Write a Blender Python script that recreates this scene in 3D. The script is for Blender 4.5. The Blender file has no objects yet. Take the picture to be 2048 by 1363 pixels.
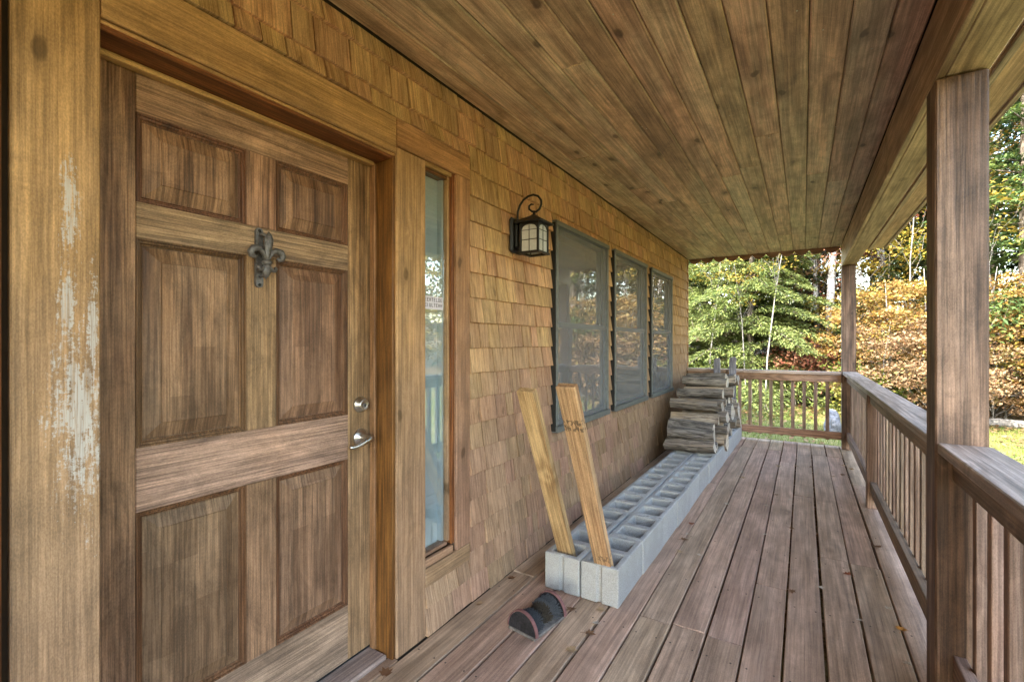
import bpy, bmesh, math, random
import numpy as np
from mathutils import Vector, Matrix, Euler

random.seed(7)
RNG = np.random.default_rng(11)
R = math.radians
SC = bpy.context.scene
COL = SC.collection

# ------------------------------------------------------------------ camera, sky, sun, exposure
CAM = Vector((1.42, 0.0, 1.30))
YAW = math.atan(583 / 940)
cam_d = bpy.data.cameras.new("camera")
cam = bpy.data.objects.new("camera", cam_d)
COL.objects.link(cam)
cam.location = CAM
cam.rotation_euler = (R(90), 0, YAW)
cam_d.sensor_width = 36
cam_d.lens = 36 * 940 / 2048
cam_d.shift_y = 2.5 / 2048
cam_d.clip_start = 0.02
cam_d.clip_end = 600
SC.camera = cam

SUN_TO = Vector((-0.33, -0.72, 0.60)).normalized()
world = bpy.data.worlds.new("World")
SC.world = world
world.use_nodes = True
wn = world.node_tree
sky = wn.nodes.new("ShaderNodeTexSky")
sky.sky_type = 'NISHITA'
sky.sun_disc = False
sky.sun_elevation = math.asin(SUN_TO.z)
sky.sun_rotation = math.atan2(SUN_TO.x, SUN_TO.y)
sky.air_density = 1.4
sky.dust_density = 2.0
wn.links.new(sky.outputs[0], wn.nodes["Background"].inputs[0])
wn.nodes["Background"].inputs[1].default_value = 0.15

sun_d = bpy.data.lights.new("sun", 'SUN')
sun_d.energy = 2.0
sun_d.angle = R(0.5)
sun_d.color = (1.0, 0.93, 0.82)
sun = bpy.data.objects.new("sun", sun_d)
COL.objects.link(sun)
sun.location = (-20, -25, 30)
sun.rotation_euler = SUN_TO.to_track_quat('Z', 'Y').to_euler()

SC.view_settings.view_transform = 'Standard'
SC.view_settings.look = 'None'
SC.view_settings.gamma = 1
SC.view_settings.exposure = 3.92
SC.cycles.max_bounces = 8
SC.cycles.diffuse_bounces = 5
SC.cycles.transparent_max_bounces = 16
SC.cycles.caustics_reflective = False
SC.cycles.caustics_refractive = False

# ------------------------------------------------------------------ node helpers
class NT:
    def __init__(self, name):
        self.mat = bpy.data.materials.new(name)
        self.mat.use_nodes = True
        self.t = self.mat.node_tree
        self.t.nodes.clear()
        self.out = self.t.nodes.new("ShaderNodeOutputMaterial")

    def put(self, sock, v):
        if v is None:
            return
        if hasattr(v, "is_output"):
            self.t.links.new(v, sock)
        else:
            sock.default_value = v

    def node(self, typ, **kw):
        n = self.t.nodes.new(typ)
        for k, v in kw.items():
            setattr(n, k, v)
        return n

    def m(self, op, a, b=None, c=None, clamp=False):
        n = self.node("ShaderNodeMath", operation=op, use_clamp=clamp)
        self.put(n.inputs[0], a)
        self.put(n.inputs[1], b)
        self.put(n.inputs[2], c)
        return n.outputs[0]

    def vm(self, op, a, b=None):
        n = self.node("ShaderNodeVectorMath", operation=op)
        self.put(n.inputs[0], a)
        self.put(n.inputs[1], b)
        return n.outputs[0]

    def noise(self, vec, scale, detail=3, rough=0.55, dist=0.0):
        n = self.node("ShaderNodeTexNoise")
        self.put(n.inputs["Vector"], vec)
        n.inputs["Scale"].default_value = scale
        n.inputs["Detail"].default_value = detail
        n.inputs["Roughness"].default_value = rough
        n.inputs["Distortion"].default_value = dist
        return n.outputs["Fac"]

    def ramp(self, fac, lo, hi):
        n = self.node("ShaderNodeMapRange", interpolation_type='SMOOTHSTEP')
        self.put(n.inputs[0], fac)
        n.inputs[1].default_value = lo
        n.inputs[2].default_value = hi
        return n.outputs[0]

    def mix(self, fac, a, b, blend='MIX'):
        n = self.node("ShaderNodeMix", data_type='RGBA', blend_type=blend)
        self.put(n.inputs[0], fac)
        self.put(n.inputs[6], a if hasattr(a, "is_output") else (*a, 1))
        self.put(n.inputs[7], b if hasattr(b, "is_output") else (*b, 1))
        return n.outputs[2]

    def principled(self, col, rough=0.6, metal=0.0, bump=None, bdist=0.002, bstr=0.5, spec=0.4):
        p = self.node("ShaderNodeBsdfPrincipled")
        self.put(p.inputs["Base Color"], col if hasattr(col, "is_output") else (*col, 1))
        self.put(p.inputs["Roughness"], rough)
        p.inputs["Metallic"].default_value = metal
        p.inputs["Specular IOR Level"].default_value = spec
        if bump is not None:
            b = self.node("ShaderNodeBump")
            b.inputs["Strength"].default_value = bstr
            b.inputs["Distance"].default_value = bdist
            self.put(b.inputs["Height"], bump)
            self.t.links.new(b.outputs[0], p.inputs["Normal"])
        self.t.links.new(p.outputs[0], self.out.inputs[0])
        return p


def wood(name, ax, dark, mid, wear, wearamt=0.5, ring=0.5, knot=0.0, rough=0.62, bstr=0.5, bdist=0.002,
         vary=0.3, fine=110, ringf=16, blocks=False, low=None, wscale=3.0, knotsc=3.2, spec=0.35, extra=None, gain=1.3, ringst=0.16, streak=0.35, contrast=1.0, crisp=0.42, depthx=1.0, deep='x', mottle=0.34, world=False):
    """Sawn timber: grain along axis ax ('x','y','z'), growth rings, knots, worn patches, one random shift per piece."""
    n = NT(name)
    up = lambda c: tuple(min(0.62, v * gain * k) for v, k in zip(c, (1.03, 0.955, 0.98))) if c else c
    dark, mid, wear, low = up(dark), up(mid), up(wear), up(low)
    tc = n.node("ShaderNodeTexCoord")
    oi = n.node("ShaderNodeObjectInfo")
    rnd = oi.outputs["Random"]
    off = n.node("ShaderNodeCombineXYZ")
    for i, k in enumerate((37.0, 61.0, 83.0)):
        n.put(off.inputs[i], n.m('MULTIPLY', rnd, k))
    p = n.vm('ADD', n.node("ShaderNodeNewGeometry").outputs["Position"] if world else tc.outputs["Object"], off.outputs[0])
    st = [1.0, 1.0, 1.0]
    st['xyz'.index(ax)] = 0.07
    st[0] *= depthx if ax != 'x' else 1.0
    ps = n.vm('MULTIPLY', p, tuple(st))
    pf = n.vm('MULTIPLY', p, tuple(0.022 if i == 'xyz'.index(ax) else (depthx if i == 0 else 1.0) for i in range(3)))
    st2 = [1.0, 1.0, 1.0]
    st2['xyz'.index(ax)] = ringst
    st2[0] *= depthx if ax != 'x' else 1.0
    pr = n.vm('MULTIPLY', p, tuple(st2))
    g1 = n.noise(pf, fine * 1.5, 4, 0.65)
    g2 = n.noise(ps, fine * 0.22, 4, 0.6, 0.3)
    rn = n.noise(pr, 4.5, 2, 0.5)
    kd = None
    if knot > 0:
        v = n.node("ShaderNodeTexVoronoi", feature='F1', voronoi_dimensions='2D')
        sk_ = n.node("ShaderNodeSeparateXYZ")
        wob = n.node("ShaderNodeTexNoise")
        n.put(wob.inputs["Vector"], p)
        wob.inputs["Scale"].default_value = 14
        n.put(sk_.inputs[0], n.vm('ADD', p, n.vm('MULTIPLY', wob.outputs["Color"], (0.035, 0.035, 0.035))))
        two = [i for i in range(3) if 'xyz'[i] != deep]
        ck_ = n.node("ShaderNodeCombineXYZ")
        for q_, i in enumerate(two):
            n.put(ck_.inputs[q_], n.m('MULTIPLY', sk_.outputs[i], 0.5 if 'xyz'[i] == ax else 1.0))
        n.put(v.inputs["Vector"], ck_.outputs[0])
        v.inputs["Scale"].default_value = knotsc
        kd = v.outputs["Distance"]
        bulge = n.m('MULTIPLY', n.m('EXPONENT', n.m('MULTIPLY', kd, -15.0)), 0.16)
        rn = n.m('ADD', rn, bulge)
    rg = n.m('SINE', n.m('MULTIPLY', rn, ringf * 6.28))
    rg = n.m('MULTIPLY_ADD', rg, 0.5, 0.5)
    f = n.m('ADD', n.m('MULTIPLY', g1, 0.45), n.m('MULTIPLY', g2, 0.75))
    f = n.m('ADD', f, n.m('MULTIPLY', n.m('SUBTRACT', rg, 0.5), ring * 0.42))
    fac = n.ramp(f, 0.60 - 0.22 / contrast, 0.60 + 0.22 / contrast)
    col = n.mix(fac, dark, mid)
    sk = n.ramp(n.noise(n.vm('MULTIPLY', p, tuple(0.022 if i == 'xyz'.index(ax) else 1.0 for i in range(3))), fine * 0.8, 2, 0.5), 0.56, 0.70)
    col = n.mix(n.m('MULTIPLY', sk, streak), col, tuple(c * 0.55 for c in dark))
    wp = n.vm('MULTIPLY', p, tuple(0.35 if i == 'xyz'.index(ax) else 1.0 for i in range(3)))
    w1 = n.noise(wp, wscale, 4, 0.62, 0.4)
    w2 = n.noise(ps, 26, 3, 0.6)
    wm = n.ramp(n.m('ADD', n.m('MULTIPLY', w1, 0.7), n.m('MULTIPLY', w2, 0.3)), 0.40, 0.66)
    col = n.mix(n.m('MULTIPLY', wm, wearamt), col, n.mix(fac, tuple(c * 0.72 for c in wear), wear))
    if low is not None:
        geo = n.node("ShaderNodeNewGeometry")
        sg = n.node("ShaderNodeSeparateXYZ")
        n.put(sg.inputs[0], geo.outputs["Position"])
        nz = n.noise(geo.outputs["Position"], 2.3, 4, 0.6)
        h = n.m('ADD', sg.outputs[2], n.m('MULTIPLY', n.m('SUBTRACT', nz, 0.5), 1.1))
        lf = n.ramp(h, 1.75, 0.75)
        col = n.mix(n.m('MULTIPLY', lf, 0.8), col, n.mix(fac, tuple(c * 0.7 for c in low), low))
    gx = n.ramp(g1, 0.36, 0.64)
    g3 = n.ramp(n.noise(pf, fine * 3.4, 2, 0.6), 0.35, 0.65)
    gm = n.m('ADD', n.m('MULTIPLY', gx, crisp), n.m('MULTIPLY', g3, crisp * 0.55))
    gm = n.m('ADD', gm, 1.0 - crisp * 0.82)
    pm = n.vm('MULTIPLY', p, tuple(0.5 if i == 'xyz'.index(ax) else 1.0 for i in range(3)))
    mo = n.ramp(n.noise(pm, 10.0, 7, 0.72, 0.6), 0.30, 0.70)
    sp = n.ramp(n.noise(pm, 330.0, 2, 0.6), 0.32, 0.68)
    gm = n.m('MULTIPLY', gm, n.m('ADD', n.m('MULTIPLY', mo, mottle), n.m('MULTIPLY_ADD', sp, 0.26, 0.87 - mottle * 0.5)))
    gv = n.node("ShaderNodeCombineXYZ")
    for i in range(3):
        n.put(gv.inputs[i], gm)
    col = n.vm('MULTIPLY', col, gv.outputs[0])
    if blocks:
        sp = n.node("ShaderNodeSeparateXYZ")
        n.put(sp.inputs[0], p)
        ci = n.m('FLOOR', n.m('DIVIDE', sp.outputs[1], 0.062))
        wn1 = n.node("ShaderNodeTexWhiteNoise", noise_dimensions='1D')
        n.put(wn1.inputs["W"], ci)
        ri = n.m('FLOOR', n.m('ADD', n.m('DIVIDE', sp.outputs[2], 0.26), n.m('MULTIPLY', wn1.outputs[0], 7.0)))
        cv = n.node("ShaderNodeCombineXYZ")
        n.put(cv.inputs[0], ci)
        n.put(cv.inputs[1], ri)
        wn2 = n.node("ShaderNodeTexWhiteNoise", noise_dimensions='2D')
        n.put(wn2.inputs["Vector"], cv.outputs[0])
        col = n.mix(n.m('MULTIPLY', wn2.outputs[0], 0.42), col, tuple(c * 0.62 for c in dark))
    if kd is not None:
        k1 = n.ramp(kd, 0.085, 0.03)
        k2 = n.m('MULTIPLY', n.ramp(kd, 0.22, 0.06), 0.35)
        pick = n.ramp(v.outputs["Color"], 0.46, 0.54)
        col = n.mix(n.m('MULTIPLY', n.m('MAXIMUM', k1, k2), n.m('MULTIPLY', pick, knot)), col, tuple(c * 0.28 for c in dark))
    if extra is not None:
        col = extra(n, col, tc.outputs["Object"])
    hs = n.node("ShaderNodeHueSaturation")
    n.put(hs.inputs["Color"], col)
    n.put(hs.inputs["Value"], n.m('MULTIPLY_ADD', rnd, vary, 1.0 - vary * 0.5))
    wn3 = n.node("ShaderNodeTexWhiteNoise", noise_dimensions='1D')
    n.put(wn3.inputs["W"], rnd)
    n.put(hs.inputs["Hue"], n.m('MULTIPLY_ADD', wn3.outputs[0], 0.022, 0.489))
    rr = n.m('MULTIPLY_ADD', g2, 0.25, rough - 0.12)
    n.principled(hs.outputs[0], rr, 0, n.m('ADD', f, n.m('MULTIPLY', g1, 0.5)), bdist, bstr, spec)
    return n.mat


def plain(name, col, rough=0.6, metal=0.0, var=0.15, scale=30.0, bstr=0.25, bdist=0.001, spec=0.4, vary=0.0):
    n = NT(name)
    tc = n.node("ShaderNodeTexCoord")
    a = n.noise(tc.outputs["Object"], scale, 5, 0.65)
    c = n.mix(n.ramp(a, 0.3, 0.7), tuple(x * (1 - var) for x in col), tuple(min(1, x * (1 + var)) for x in col))
    if vary:
        oi = n.node("ShaderNodeObjectInfo")
        hs = n.node("ShaderNodeHueSaturation")
        n.put(hs.inputs["Color"], c)
        n.put(hs.inputs["Value"], n.m('MULTIPLY_ADD', oi.outputs["Random"], vary, 1 - vary / 2))
        c = hs.outputs[0]
    n.principled(c, n.m('MULTIPLY_ADD', a, 0.2, rough - 0.1), metal, a, bdist, bstr, spec)
    return n.mat


def glass(name, tint=(0.9, 0.95, 0.95), ior=1.6, wave=0.0, rough=0.0, boost=1.0):
    n = NT(name)
    tr = n.node("ShaderNodeBsdfTransparent")
    tr.inputs[0].default_value = (*tint, 1)
    gl = n.node("ShaderNodeBsdfGlossy")
    gl.inputs["Roughness"].default_value = rough
    fr = n.node("ShaderNodeFresnel")
    geo = n.node("ShaderNodeNewGeometry")
    n.put(fr.inputs[0], n.m('ADD', n.m('MULTIPLY', geo.outputs["Backfacing"], 1.0 / ior - ior), ior))
    mx = n.node("ShaderNodeMixShader")
    n.put(mx.inputs[0], n.m('MULTIPLY', fr.outputs[0], boost, clamp=True))
    n.t.links.new(tr.outputs[0], mx.inputs[1])
    n.t.links.new(gl.outputs[0], mx.inputs[2])
    if wave:
        tc = n.node("ShaderNodeTexCoord")
        h = n.noise(n.vm('MULTIPLY', tc.outputs["Object"], (1, 0.6, 2.2)), 5.0, 2, 0.5)
        b = n.node("ShaderNodeBump")
        b.inputs["Strength"].default_value = 1.0
        b.inputs["Distance"].default_value = wave
        n.put(b.inputs["Height"], h)
        n.t.links.new(b.outputs[0], gl.inputs["Normal"])
    n.t.links.new(mx.outputs[0], n.out.inputs[0])
    return n.mat


def leafmat(name, cols, trans=0.35, rough=0.6, gain=0.5):
    """Leaves: each loose leaf takes its own colour from the list; thin, so some light comes through."""
    cols = [tuple(v * gain for v in c) for c in cols]
    n = NT(name)
    g = n.node("ShaderNodeNewGeometry")
    cr = n.node("ShaderNodeValToRGB")
    el = cr.color_ramp.elements
    while len(el) < len(cols):
        el.new(0.5)
    for i, c in enumerate(cols):
        el[i].position = i / max(1, len(cols) - 1)
        el[i].color = (*c, 1)
    nz = n.noise(g.outputs["Position"], 1.1, 3, 0.6)
    n.put(cr.inputs[0], n.m('ADD', n.m('MULTIPLY', g.outputs["Random Per Island"], 0.55), n.m('MULTIPLY_ADD', nz, 2.2, -0.88), clamp=True))
    d = n.node("ShaderNodeBsdfPrincipled")
    n.put(d.inputs["Base Color"], cr.outputs[0])
    d.inputs["Roughness"].default_value = rough
    d.inputs["Specular IOR Level"].default_value = 0.3
    t = n.node("ShaderNodeBsdfTranslucent")
    n.put(t.inputs[0], cr.outputs[0])
    mx = n.node("ShaderNodeMixShader")
    mx.inputs[0].default_value = trans
    n.t.links.new(d.outputs[0], mx.inputs[1])
    n.t.links.new(t.outputs[0], mx.inputs[2])
    n.t.links.new(mx.outputs[0], n.out.inputs[0])
    return n.mat


# ------------------------------------------------------------------ mesh helpers
class MB:
    def __init__(self):
        self.v, self.f, self.mi = [], [], []

    def quad(self, *ids, m=0):
        self.f.append(ids)
        self.mi.append(m)

    def add(self, pts, faces, m=0):
        b = len(self.v)
        self.v += [tuple(p) for p in pts]
        for f in faces:
            self.f.append(tuple(b + i for i in f))
            self.mi.append(m)

    def box(self, x0, x1, y0, y1, z0, z1, m=0):
        self.add([(x, y, z) for z in (z0, z1) for y in (y0, y1) for x in (x0, x1)],
                 [(0, 2, 3, 1), (4, 5, 7, 6), (0, 1, 5, 4), (2, 6, 7, 3), (0, 4, 6, 2), (1, 3, 7, 5)], m)

    def cbox(self, hx, hy, hz, c, m=0):
        idx = {}
        pts = []
        for sx in (-1, 1):
            for sy in (-1, 1):
                for sz in (-1, 1):
                    for a in range(3):
                        p = [sx * hx, sy * hy, sz * hz]
                        for b in range(3):
                            if b != a:
                                p[b] -= (sx, sy, sz)[b] * c
                        idx[(sx, sy, sz, a)] = len(pts)
                        pts.append(p)
        F = []
        for a in range(3):
            o = [b for b in range(3) if b != a]
            for s in (-1, 1):
                q = []
                for (s1, s2) in ((-1, -1), (1, -1), (1, 1), (-1, 1)):
                    k = [0, 0, 0]
                    k[a] = s
                    k[o[0]] = s1
                    k[o[1]] = s2
                    q.append(idx[(*k, a)])
                F.append(q)
            for s1 in (-1, 1):
                for s2 in (-1, 1):
                    q = []
                    for (t, b) in ((-1, 0), (1, 0), (1, 1), (-1, 1)):
                        k = [0, 0, 0]
                        k[a] = t
                        k[o[0]] = s1
                        k[o[1]] = s2
                        q.append(idx[(*k, o[b])])
                    F.append(q)
        for sx in (-1, 1):
            for sy in (-1, 1):
                for sz in (-1, 1):
                    F.append([idx[(sx, sy, sz, a)] for a in range(3)])
        self.add(pts, F, m)

    def tube(self, path, rad, n=8, m=0, caps=True):
        path = [Vector(p) for p in path]
        b0 = len(self.v)
        N = len(path)
        up = None
        for i, p in enumerate(path):
            d = (path[min(i + 1, N - 1)] - path[max(i - 1, 0)]).normalized()
            if up is None:
                up = d.orthogonal().normalized()
            up = (up - d * up.dot(d))
            up = up.normalized() if up.length > 1e-6 else d.orthogonal().normalized()
            s = d.cross(up)
            r = rad[i] if hasattr(rad, '__len__') else rad
            for k in range(n):
                a = 2 * math.pi * k / n
                self.v.append(tuple(p + (up * math.cos(a) + s * math.sin(a)) * r))
        for i in range(N - 1):
            for k in range(n):
                k2 = (k + 1) % n
                self.quad(b0 + i * n + k, b0 + i * n + k2, b0 + (i + 1) * n + k2, b0 + (i + 1) * n + k, m=m)
        if caps:
            self.quad(*[b0 + k for k in range(n)][::-1], m=m)
            self.quad(*[b0 + (N - 1) * n + k for k in range(n)], m=m)

    def lathe(self, prof, org, axis, n=24, m=0):
        """prof: (distance along axis, radius) pairs, closed by caps."""
        org = Vector(org)
        axis = Vector(axis).normalized()
        u = axis.orthogonal().normalized()
        w = axis.cross(u)
        b0 = len(self.v)
        for (t, r) in prof:
            for k in range(n):
                a = 2 * math.pi * k / n
                self.v.append(tuple(org + axis * t + (u * math.cos(a) + w * math.sin(a)) * r))
        for i in range(len(prof) - 1):
            for k in range(n):
                k2 = (k + 1) % n
                self.quad(b0 + i * n + k, b0 + i * n + k2, b0 + (i + 1) * n + k2, b0 + (i + 1) * n + k, m=m)
        self.quad(*[b0 + k for k in range(n)][::-1], m=m)
        self.quad(*[b0 + (len(prof) - 1) * n + k for k in range(n)], m=m)

    def prism(self, poly, fn0, fn1, m=0):
        n = len(poly)
        pts = [fn0(*p) for p in poly] + [fn1(*p) for p in poly]
        self.add(pts, [tuple(range(n))[::-1], tuple(range(n, 2 * n))] + [(i, (i + 1) % n, n + (i + 1) % n, n + i) for i in range(n)], m)

    def gridsolid(self, us, vs, w0, w1, solid, place):
        vid = {}

        def V(i, j, k):
            if (i, j, k) not in vid:
                vid[(i, j, k)] = len(self.v)
                self.v.append(place(us[i], vs[j], (w0, w1)[k]))
            return vid[(i, j, k)]
        nu, nv = len(us) - 1, len(vs) - 1
        S = lambda i, j: 0 <= i < nu and 0 <= j < nv and solid((us[i] + us[i + 1]) / 2, (vs[j] + vs[j + 1]) / 2)
        for i in range(nu):
            for j in range(nv):
                if not S(i, j):
                    continue
                for k in (0, 1):
                    self.quad(V(i, j, k), V(i + 1, j, k), V(i + 1, j + 1, k), V(i, j + 1, k))
                for (di, dj, a, b) in ((-1, 0, (i, j), (i, j + 1)), (1, 0, (i + 1, j), (i + 1, j + 1)), (0, -1, (i, j), (i + 1, j)), (0, 1, (i, j + 1), (i + 1, j + 1))):
                    if not S(i + di, j + dj):
                        self.quad(V(*a, 0), V(*b, 0), V(*b, 1), V(*a, 1))

    def mesh(self, name, mats, smooth=False, bevel=0.0):
        me = bpy.data.meshes.new(name)
        me.from_pydata(self.v, [], self.f)
        for mm in (mats if isinstance(mats, (list, tuple)) else [mats]):
            me.materials.append(mm)
        if any(self.mi):
            me.polygons.foreach_set("material_index", self.mi)
        bm = bmesh.new()
        bm.from_mesh(me)
        bmesh.ops.recalc_face_normals(bm, faces=bm.faces)
        if bevel:
            ed = [e for e in bm.edges if len(e.link_faces) == 2 and e.calc_face_angle(0) > 0.5]
            bmesh.ops.bevel(bm, geom=ed, offset=bevel, segments=1, affect='EDGES')
        bm.to_mesh(me)
        bm.free()
        if smooth:
            me.polygons.foreach_set("use_smooth", [True] * len(me.polygons))
        me.update()
        return me


WM = {}


def link(name, me, parent=None, M=None):
    o = bpy.data.objects.new(name, me)
    COL.objects.link(o)
    M = M or Matrix.Identity(4)
    o.matrix_basis = M
    WM[o] = M
    if parent is not None:
        o.parent = parent
        o.matrix_parent_inverse = WM[parent].inverted()
    return o


def tag(o, label=None, cat=None, group=None, kind=None):
    for k, v in (("label", label), ("category", cat), ("group", group), ("kind", kind)):
        if v:
            o[k] = v
    return o


def thing(name, loc, label, cat, group=None, kind=None, M=None):
    o = link(name, None, None, M or Matrix.Translation(loc))
    o.empty_display_size = 0.1
    return tag(o, label, cat, group, kind)


_cache = {}


def board(name, x0, x1, y0, y1, z0, z1, mat, parent, c=0.003, M=None):
    """One chamfered timber, its mesh centred on its own origin and shared by equal pieces."""
    key = (round(x1 - x0, 4), round(y1 - y0, 4), round(z1 - z0, 4), c, mat.name)
    if key not in _cache:
        mb = MB()
        mb.cbox(key[0] / 2, key[1] / 2, key[2] / 2, c)
        _cache[key] = mb.mesh(name, mat)
    T = Matrix.Translation(((x0 + x1) / 2, (y0 + y1) / 2, (z0 + z1) / 2))
    return link(name, _cache[key], parent, (M @ T) if M else T)


# ------------------------------------------------------------------ materials
def paint_marks(n, col, oc):
    """White primer scraped on by a dry brush, streaked along the grain, in two patches on the casing."""
    s = n.node("ShaderNodeSeparateXYZ")
    geo = n.node("ShaderNodeNewGeometry")
    n.put(s.inputs[0], geo.outputs["Position"])
    y, z = s.outputs[1], s.outputs[2]
    st = n.noise(n.vm('MULTIPLY', geo.outputs["Position"], (1, 1, 0.10)), 190, 2, 0.6)
    nz = n.noise(n.vm('MULTIPLY', geo.outputs["Position"], (1, 1, 0.45)), 22, 5, 0.7)
    sp = n.noise(geo.outputs["Position"], 130, 3, 0.7)

    def blob(yc, zc, ry, rz):
        a = n.m('DIVIDE', n.m('SUBTRACT', y, yc), ry)
        b = n.m('DIVIDE', n.m('SUBTRACT', z, zc), rz)
        return n.m('SUBTRACT', 1.0, n.m('SQRT', n.m('ADD', n.m('MULTIPLY', a, a), n.m('MULTIPLY', b, b))))
    m = n.m('MAXIMUM', blob(0.395, 1.13, 0.062, 0.30), blob(0.378, 1.60, 0.022, 0.17))
    m = n.m('MAXIMUM', m, blob(0.372, 1.38, 0.026, 0.14))
    m = n.m('MAXIMUM', m, blob(0.418, 1.32, 0.016, 0.17))
    m = n.m('ADD', m, n.m('MULTIPLY', n.m('SUBTRACT', nz, 0.5), 1.5))
    m = n.m('ADD', m, n.m('MULTIPLY', n.m('SUBTRACT', st, 0.5), 1.6))
    m = n.m('ADD', m, n.m('MULTIPLY', n.m('SUBTRACT', sp, 0.5), 2.0))
    ln = n.ramp(n.noise(n.vm('MULTIPLY', geo.outputs["Position"], (1, 1, 0.03)), 260, 2, 0.6), 0.36, 0.58)
    wash = n.m('MULTIPLY', n.ramp(m, 0.30, 0.75), n.m('MULTIPLY_ADD', ln, 0.5, 0.32))
    return n.mix(wash, col, (0.60, 0.58, 0.57))


LOWT = (0.25, 0.165, 0.105)
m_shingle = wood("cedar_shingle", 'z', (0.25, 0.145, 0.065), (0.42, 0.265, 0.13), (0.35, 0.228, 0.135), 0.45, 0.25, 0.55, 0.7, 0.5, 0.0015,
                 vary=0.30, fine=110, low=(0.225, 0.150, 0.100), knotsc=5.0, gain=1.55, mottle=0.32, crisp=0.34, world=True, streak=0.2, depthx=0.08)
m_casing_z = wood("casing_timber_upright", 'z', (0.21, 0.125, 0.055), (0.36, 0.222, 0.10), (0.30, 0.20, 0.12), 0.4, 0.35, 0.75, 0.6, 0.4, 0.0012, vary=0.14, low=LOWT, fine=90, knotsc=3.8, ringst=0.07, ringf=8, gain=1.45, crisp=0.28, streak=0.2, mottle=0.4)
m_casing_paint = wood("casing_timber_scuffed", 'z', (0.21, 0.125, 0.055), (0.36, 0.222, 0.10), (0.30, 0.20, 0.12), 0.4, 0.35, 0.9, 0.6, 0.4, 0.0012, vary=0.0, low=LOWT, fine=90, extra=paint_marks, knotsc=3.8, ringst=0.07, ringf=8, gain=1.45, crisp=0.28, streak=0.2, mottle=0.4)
m_casing_y = wood("casing_timber_level", 'y', (0.23, 0.135, 0.055), (0.38, 0.235, 0.10), (0.33, 0.215, 0.12), 0.4, 0.3, 0.5, 0.6, 0.4, 0.0012, vary=0.14, low=LOWT, fine=90, ringst=0.07, ringf=8, gain=1.45, crisp=0.28, streak=0.2, knotsc=3.8, mottle=0.4)
m_jamb = wood("jamb_stained", 'z', (0.075, 0.028, 0.008), (0.18, 0.075, 0.02), (0.13, 0.06, 0.022), 0.5, 0.25, 0, 0.5, 0.3, 0.001, vary=0.2)
m_jamb_y = wood("jamb_stained_level", 'y', (0.075, 0.028, 0.008), (0.20, 0.085, 0.024), (0.13, 0.06, 0.022), 0.5, 0.25, 0, 0.5, 0.3, 0.001, vary=0.2)
m_stop = wood("stop_stained", 'z', (0.14, 0.065, 0.028), (0.26, 0.135, 0.065), (0.24, 0.14, 0.08), 0.4, 0.2, 0, 0.55, 0.3, 0.001, vary=0.2)
m_door_z = wood("door_timber_upright", 'z', (0.085, 0.04, 0.018), (0.25, 0.145, 0.072), (0.33, 0.22, 0.125), 0.72, 0.55, 0, 0.5, 0.5, 0.0012, vary=0.2, fine=95, wscale=3.4, low=(0.22, 0.14, 0.082), ringf=9, ringst=0.05, streak=0.45, contrast=1.15, crisp=0.5, gain=1.3, depthx=0.12, mottle=0.62)
m_door_y = wood("door_timber_level", 'y', (0.11, 0.058, 0.03), (0.29, 0.185, 0.105), (0.36, 0.25, 0.155), 0.7, 0.55, 0, 0.5, 0.6, 0.0016, vary=0.2, fine=95, low=(0.29, 0.21, 0.155), ringf=9, ringst=0.06, streak=0.45, contrast=1.1, crisp=0.5, gain=1.3, depthx=0.12, mottle=0.62)
m_door_panel = wood("door_panel_staves", 'z', (0.085, 0.042, 0.02), (0.235, 0.135, 0.068), (0.32, 0.21, 0.125), 0.65, 0.6, 0, 0.5, 0.5, 0.0012, vary=0.2, fine=95, blocks=True, wscale=4.2, low=(0.215, 0.14, 0.085), ringf=9, ringst=0.05, streak=0.45, contrast=1.15, crisp=0.5, gain=1.3, depthx=0.12, mottle=0.62)
m_mould = wood("door_moulding", 'z', (0.055, 0.025, 0.011), (0.145, 0.075, 0.035), (0.17, 0.10, 0.055), 0.4, 0.2, 0, 0.5, 0.3, 0.001, vary=0.2)
m_deck = wood("deck_timber", 'y', (0.142, 0.096, 0.061), (0.23, 0.161, 0.106), (0.268, 0.199, 0.138), 0.55, 0.62, 0.35, 0.55, 0.7, 0.0016, vary=0.2, fine=70, ringf=7, wscale=2.2, knotsc=1.7, spec=0.45, ringst=0.10, streak=0.15, gain=1.85, contrast=0.8, crisp=0.28, deep='z', mottle=0.36)
m_ceil = wood("ceiling_timber", 'y', (0.10, 0.065, 0.042), (0.21, 0.143, 0.094), (0.275, 0.203, 0.14), 0.85, 0.35, 0.85, 0.5, 0.4, 0.0012, vary=0.3, fine=70, ringf=6, wscale=1.6, knotsc=3.6, spec=0.4, streak=0.2, contrast=1.0, ringst=0.09, gain=2.5, crisp=0.30, deep='z', mottle=0.5)
m_beam = wood("beam_timber", 'y', (0.12, 0.082, 0.05), (0.25, 0.185, 0.118), (0.31, 0.245, 0.165), 0.6, 0.4, 0.3, 0.55, 0.5, 0.0015, vary=0.2, fine=60, ringf=9, ringst=0.07, gain=1.85, crisp=0.3, streak=0.2, deep='z')
m_post = wood("post_timber", 'z', (0.10, 0.055, 0.032), (0.215, 0.135, 0.085), (0.29, 0.205, 0.148), 0.55, 0.9, 0.65, 0.6, 0.9, 0.003, vary=0.12, fine=55, ringf=7, knotsc=3.6, ringst=0.05, streak=0.75, gain=0.76, contrast=1.4, crisp=0.6, deep='y', mottle=0.6)
m_rail = wood("rail_timber", 'y', (0.145, 0.09, 0.052), (0.265, 0.18, 0.112), (0.31, 0.235, 0.165), 0.6, 0.6, 0.3, 0.6, 0.7, 0.002, vary=0.2, fine=60, ringf=9, gain=1.0, streak=0.5, ringst=0.06, crisp=0.35)
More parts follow.
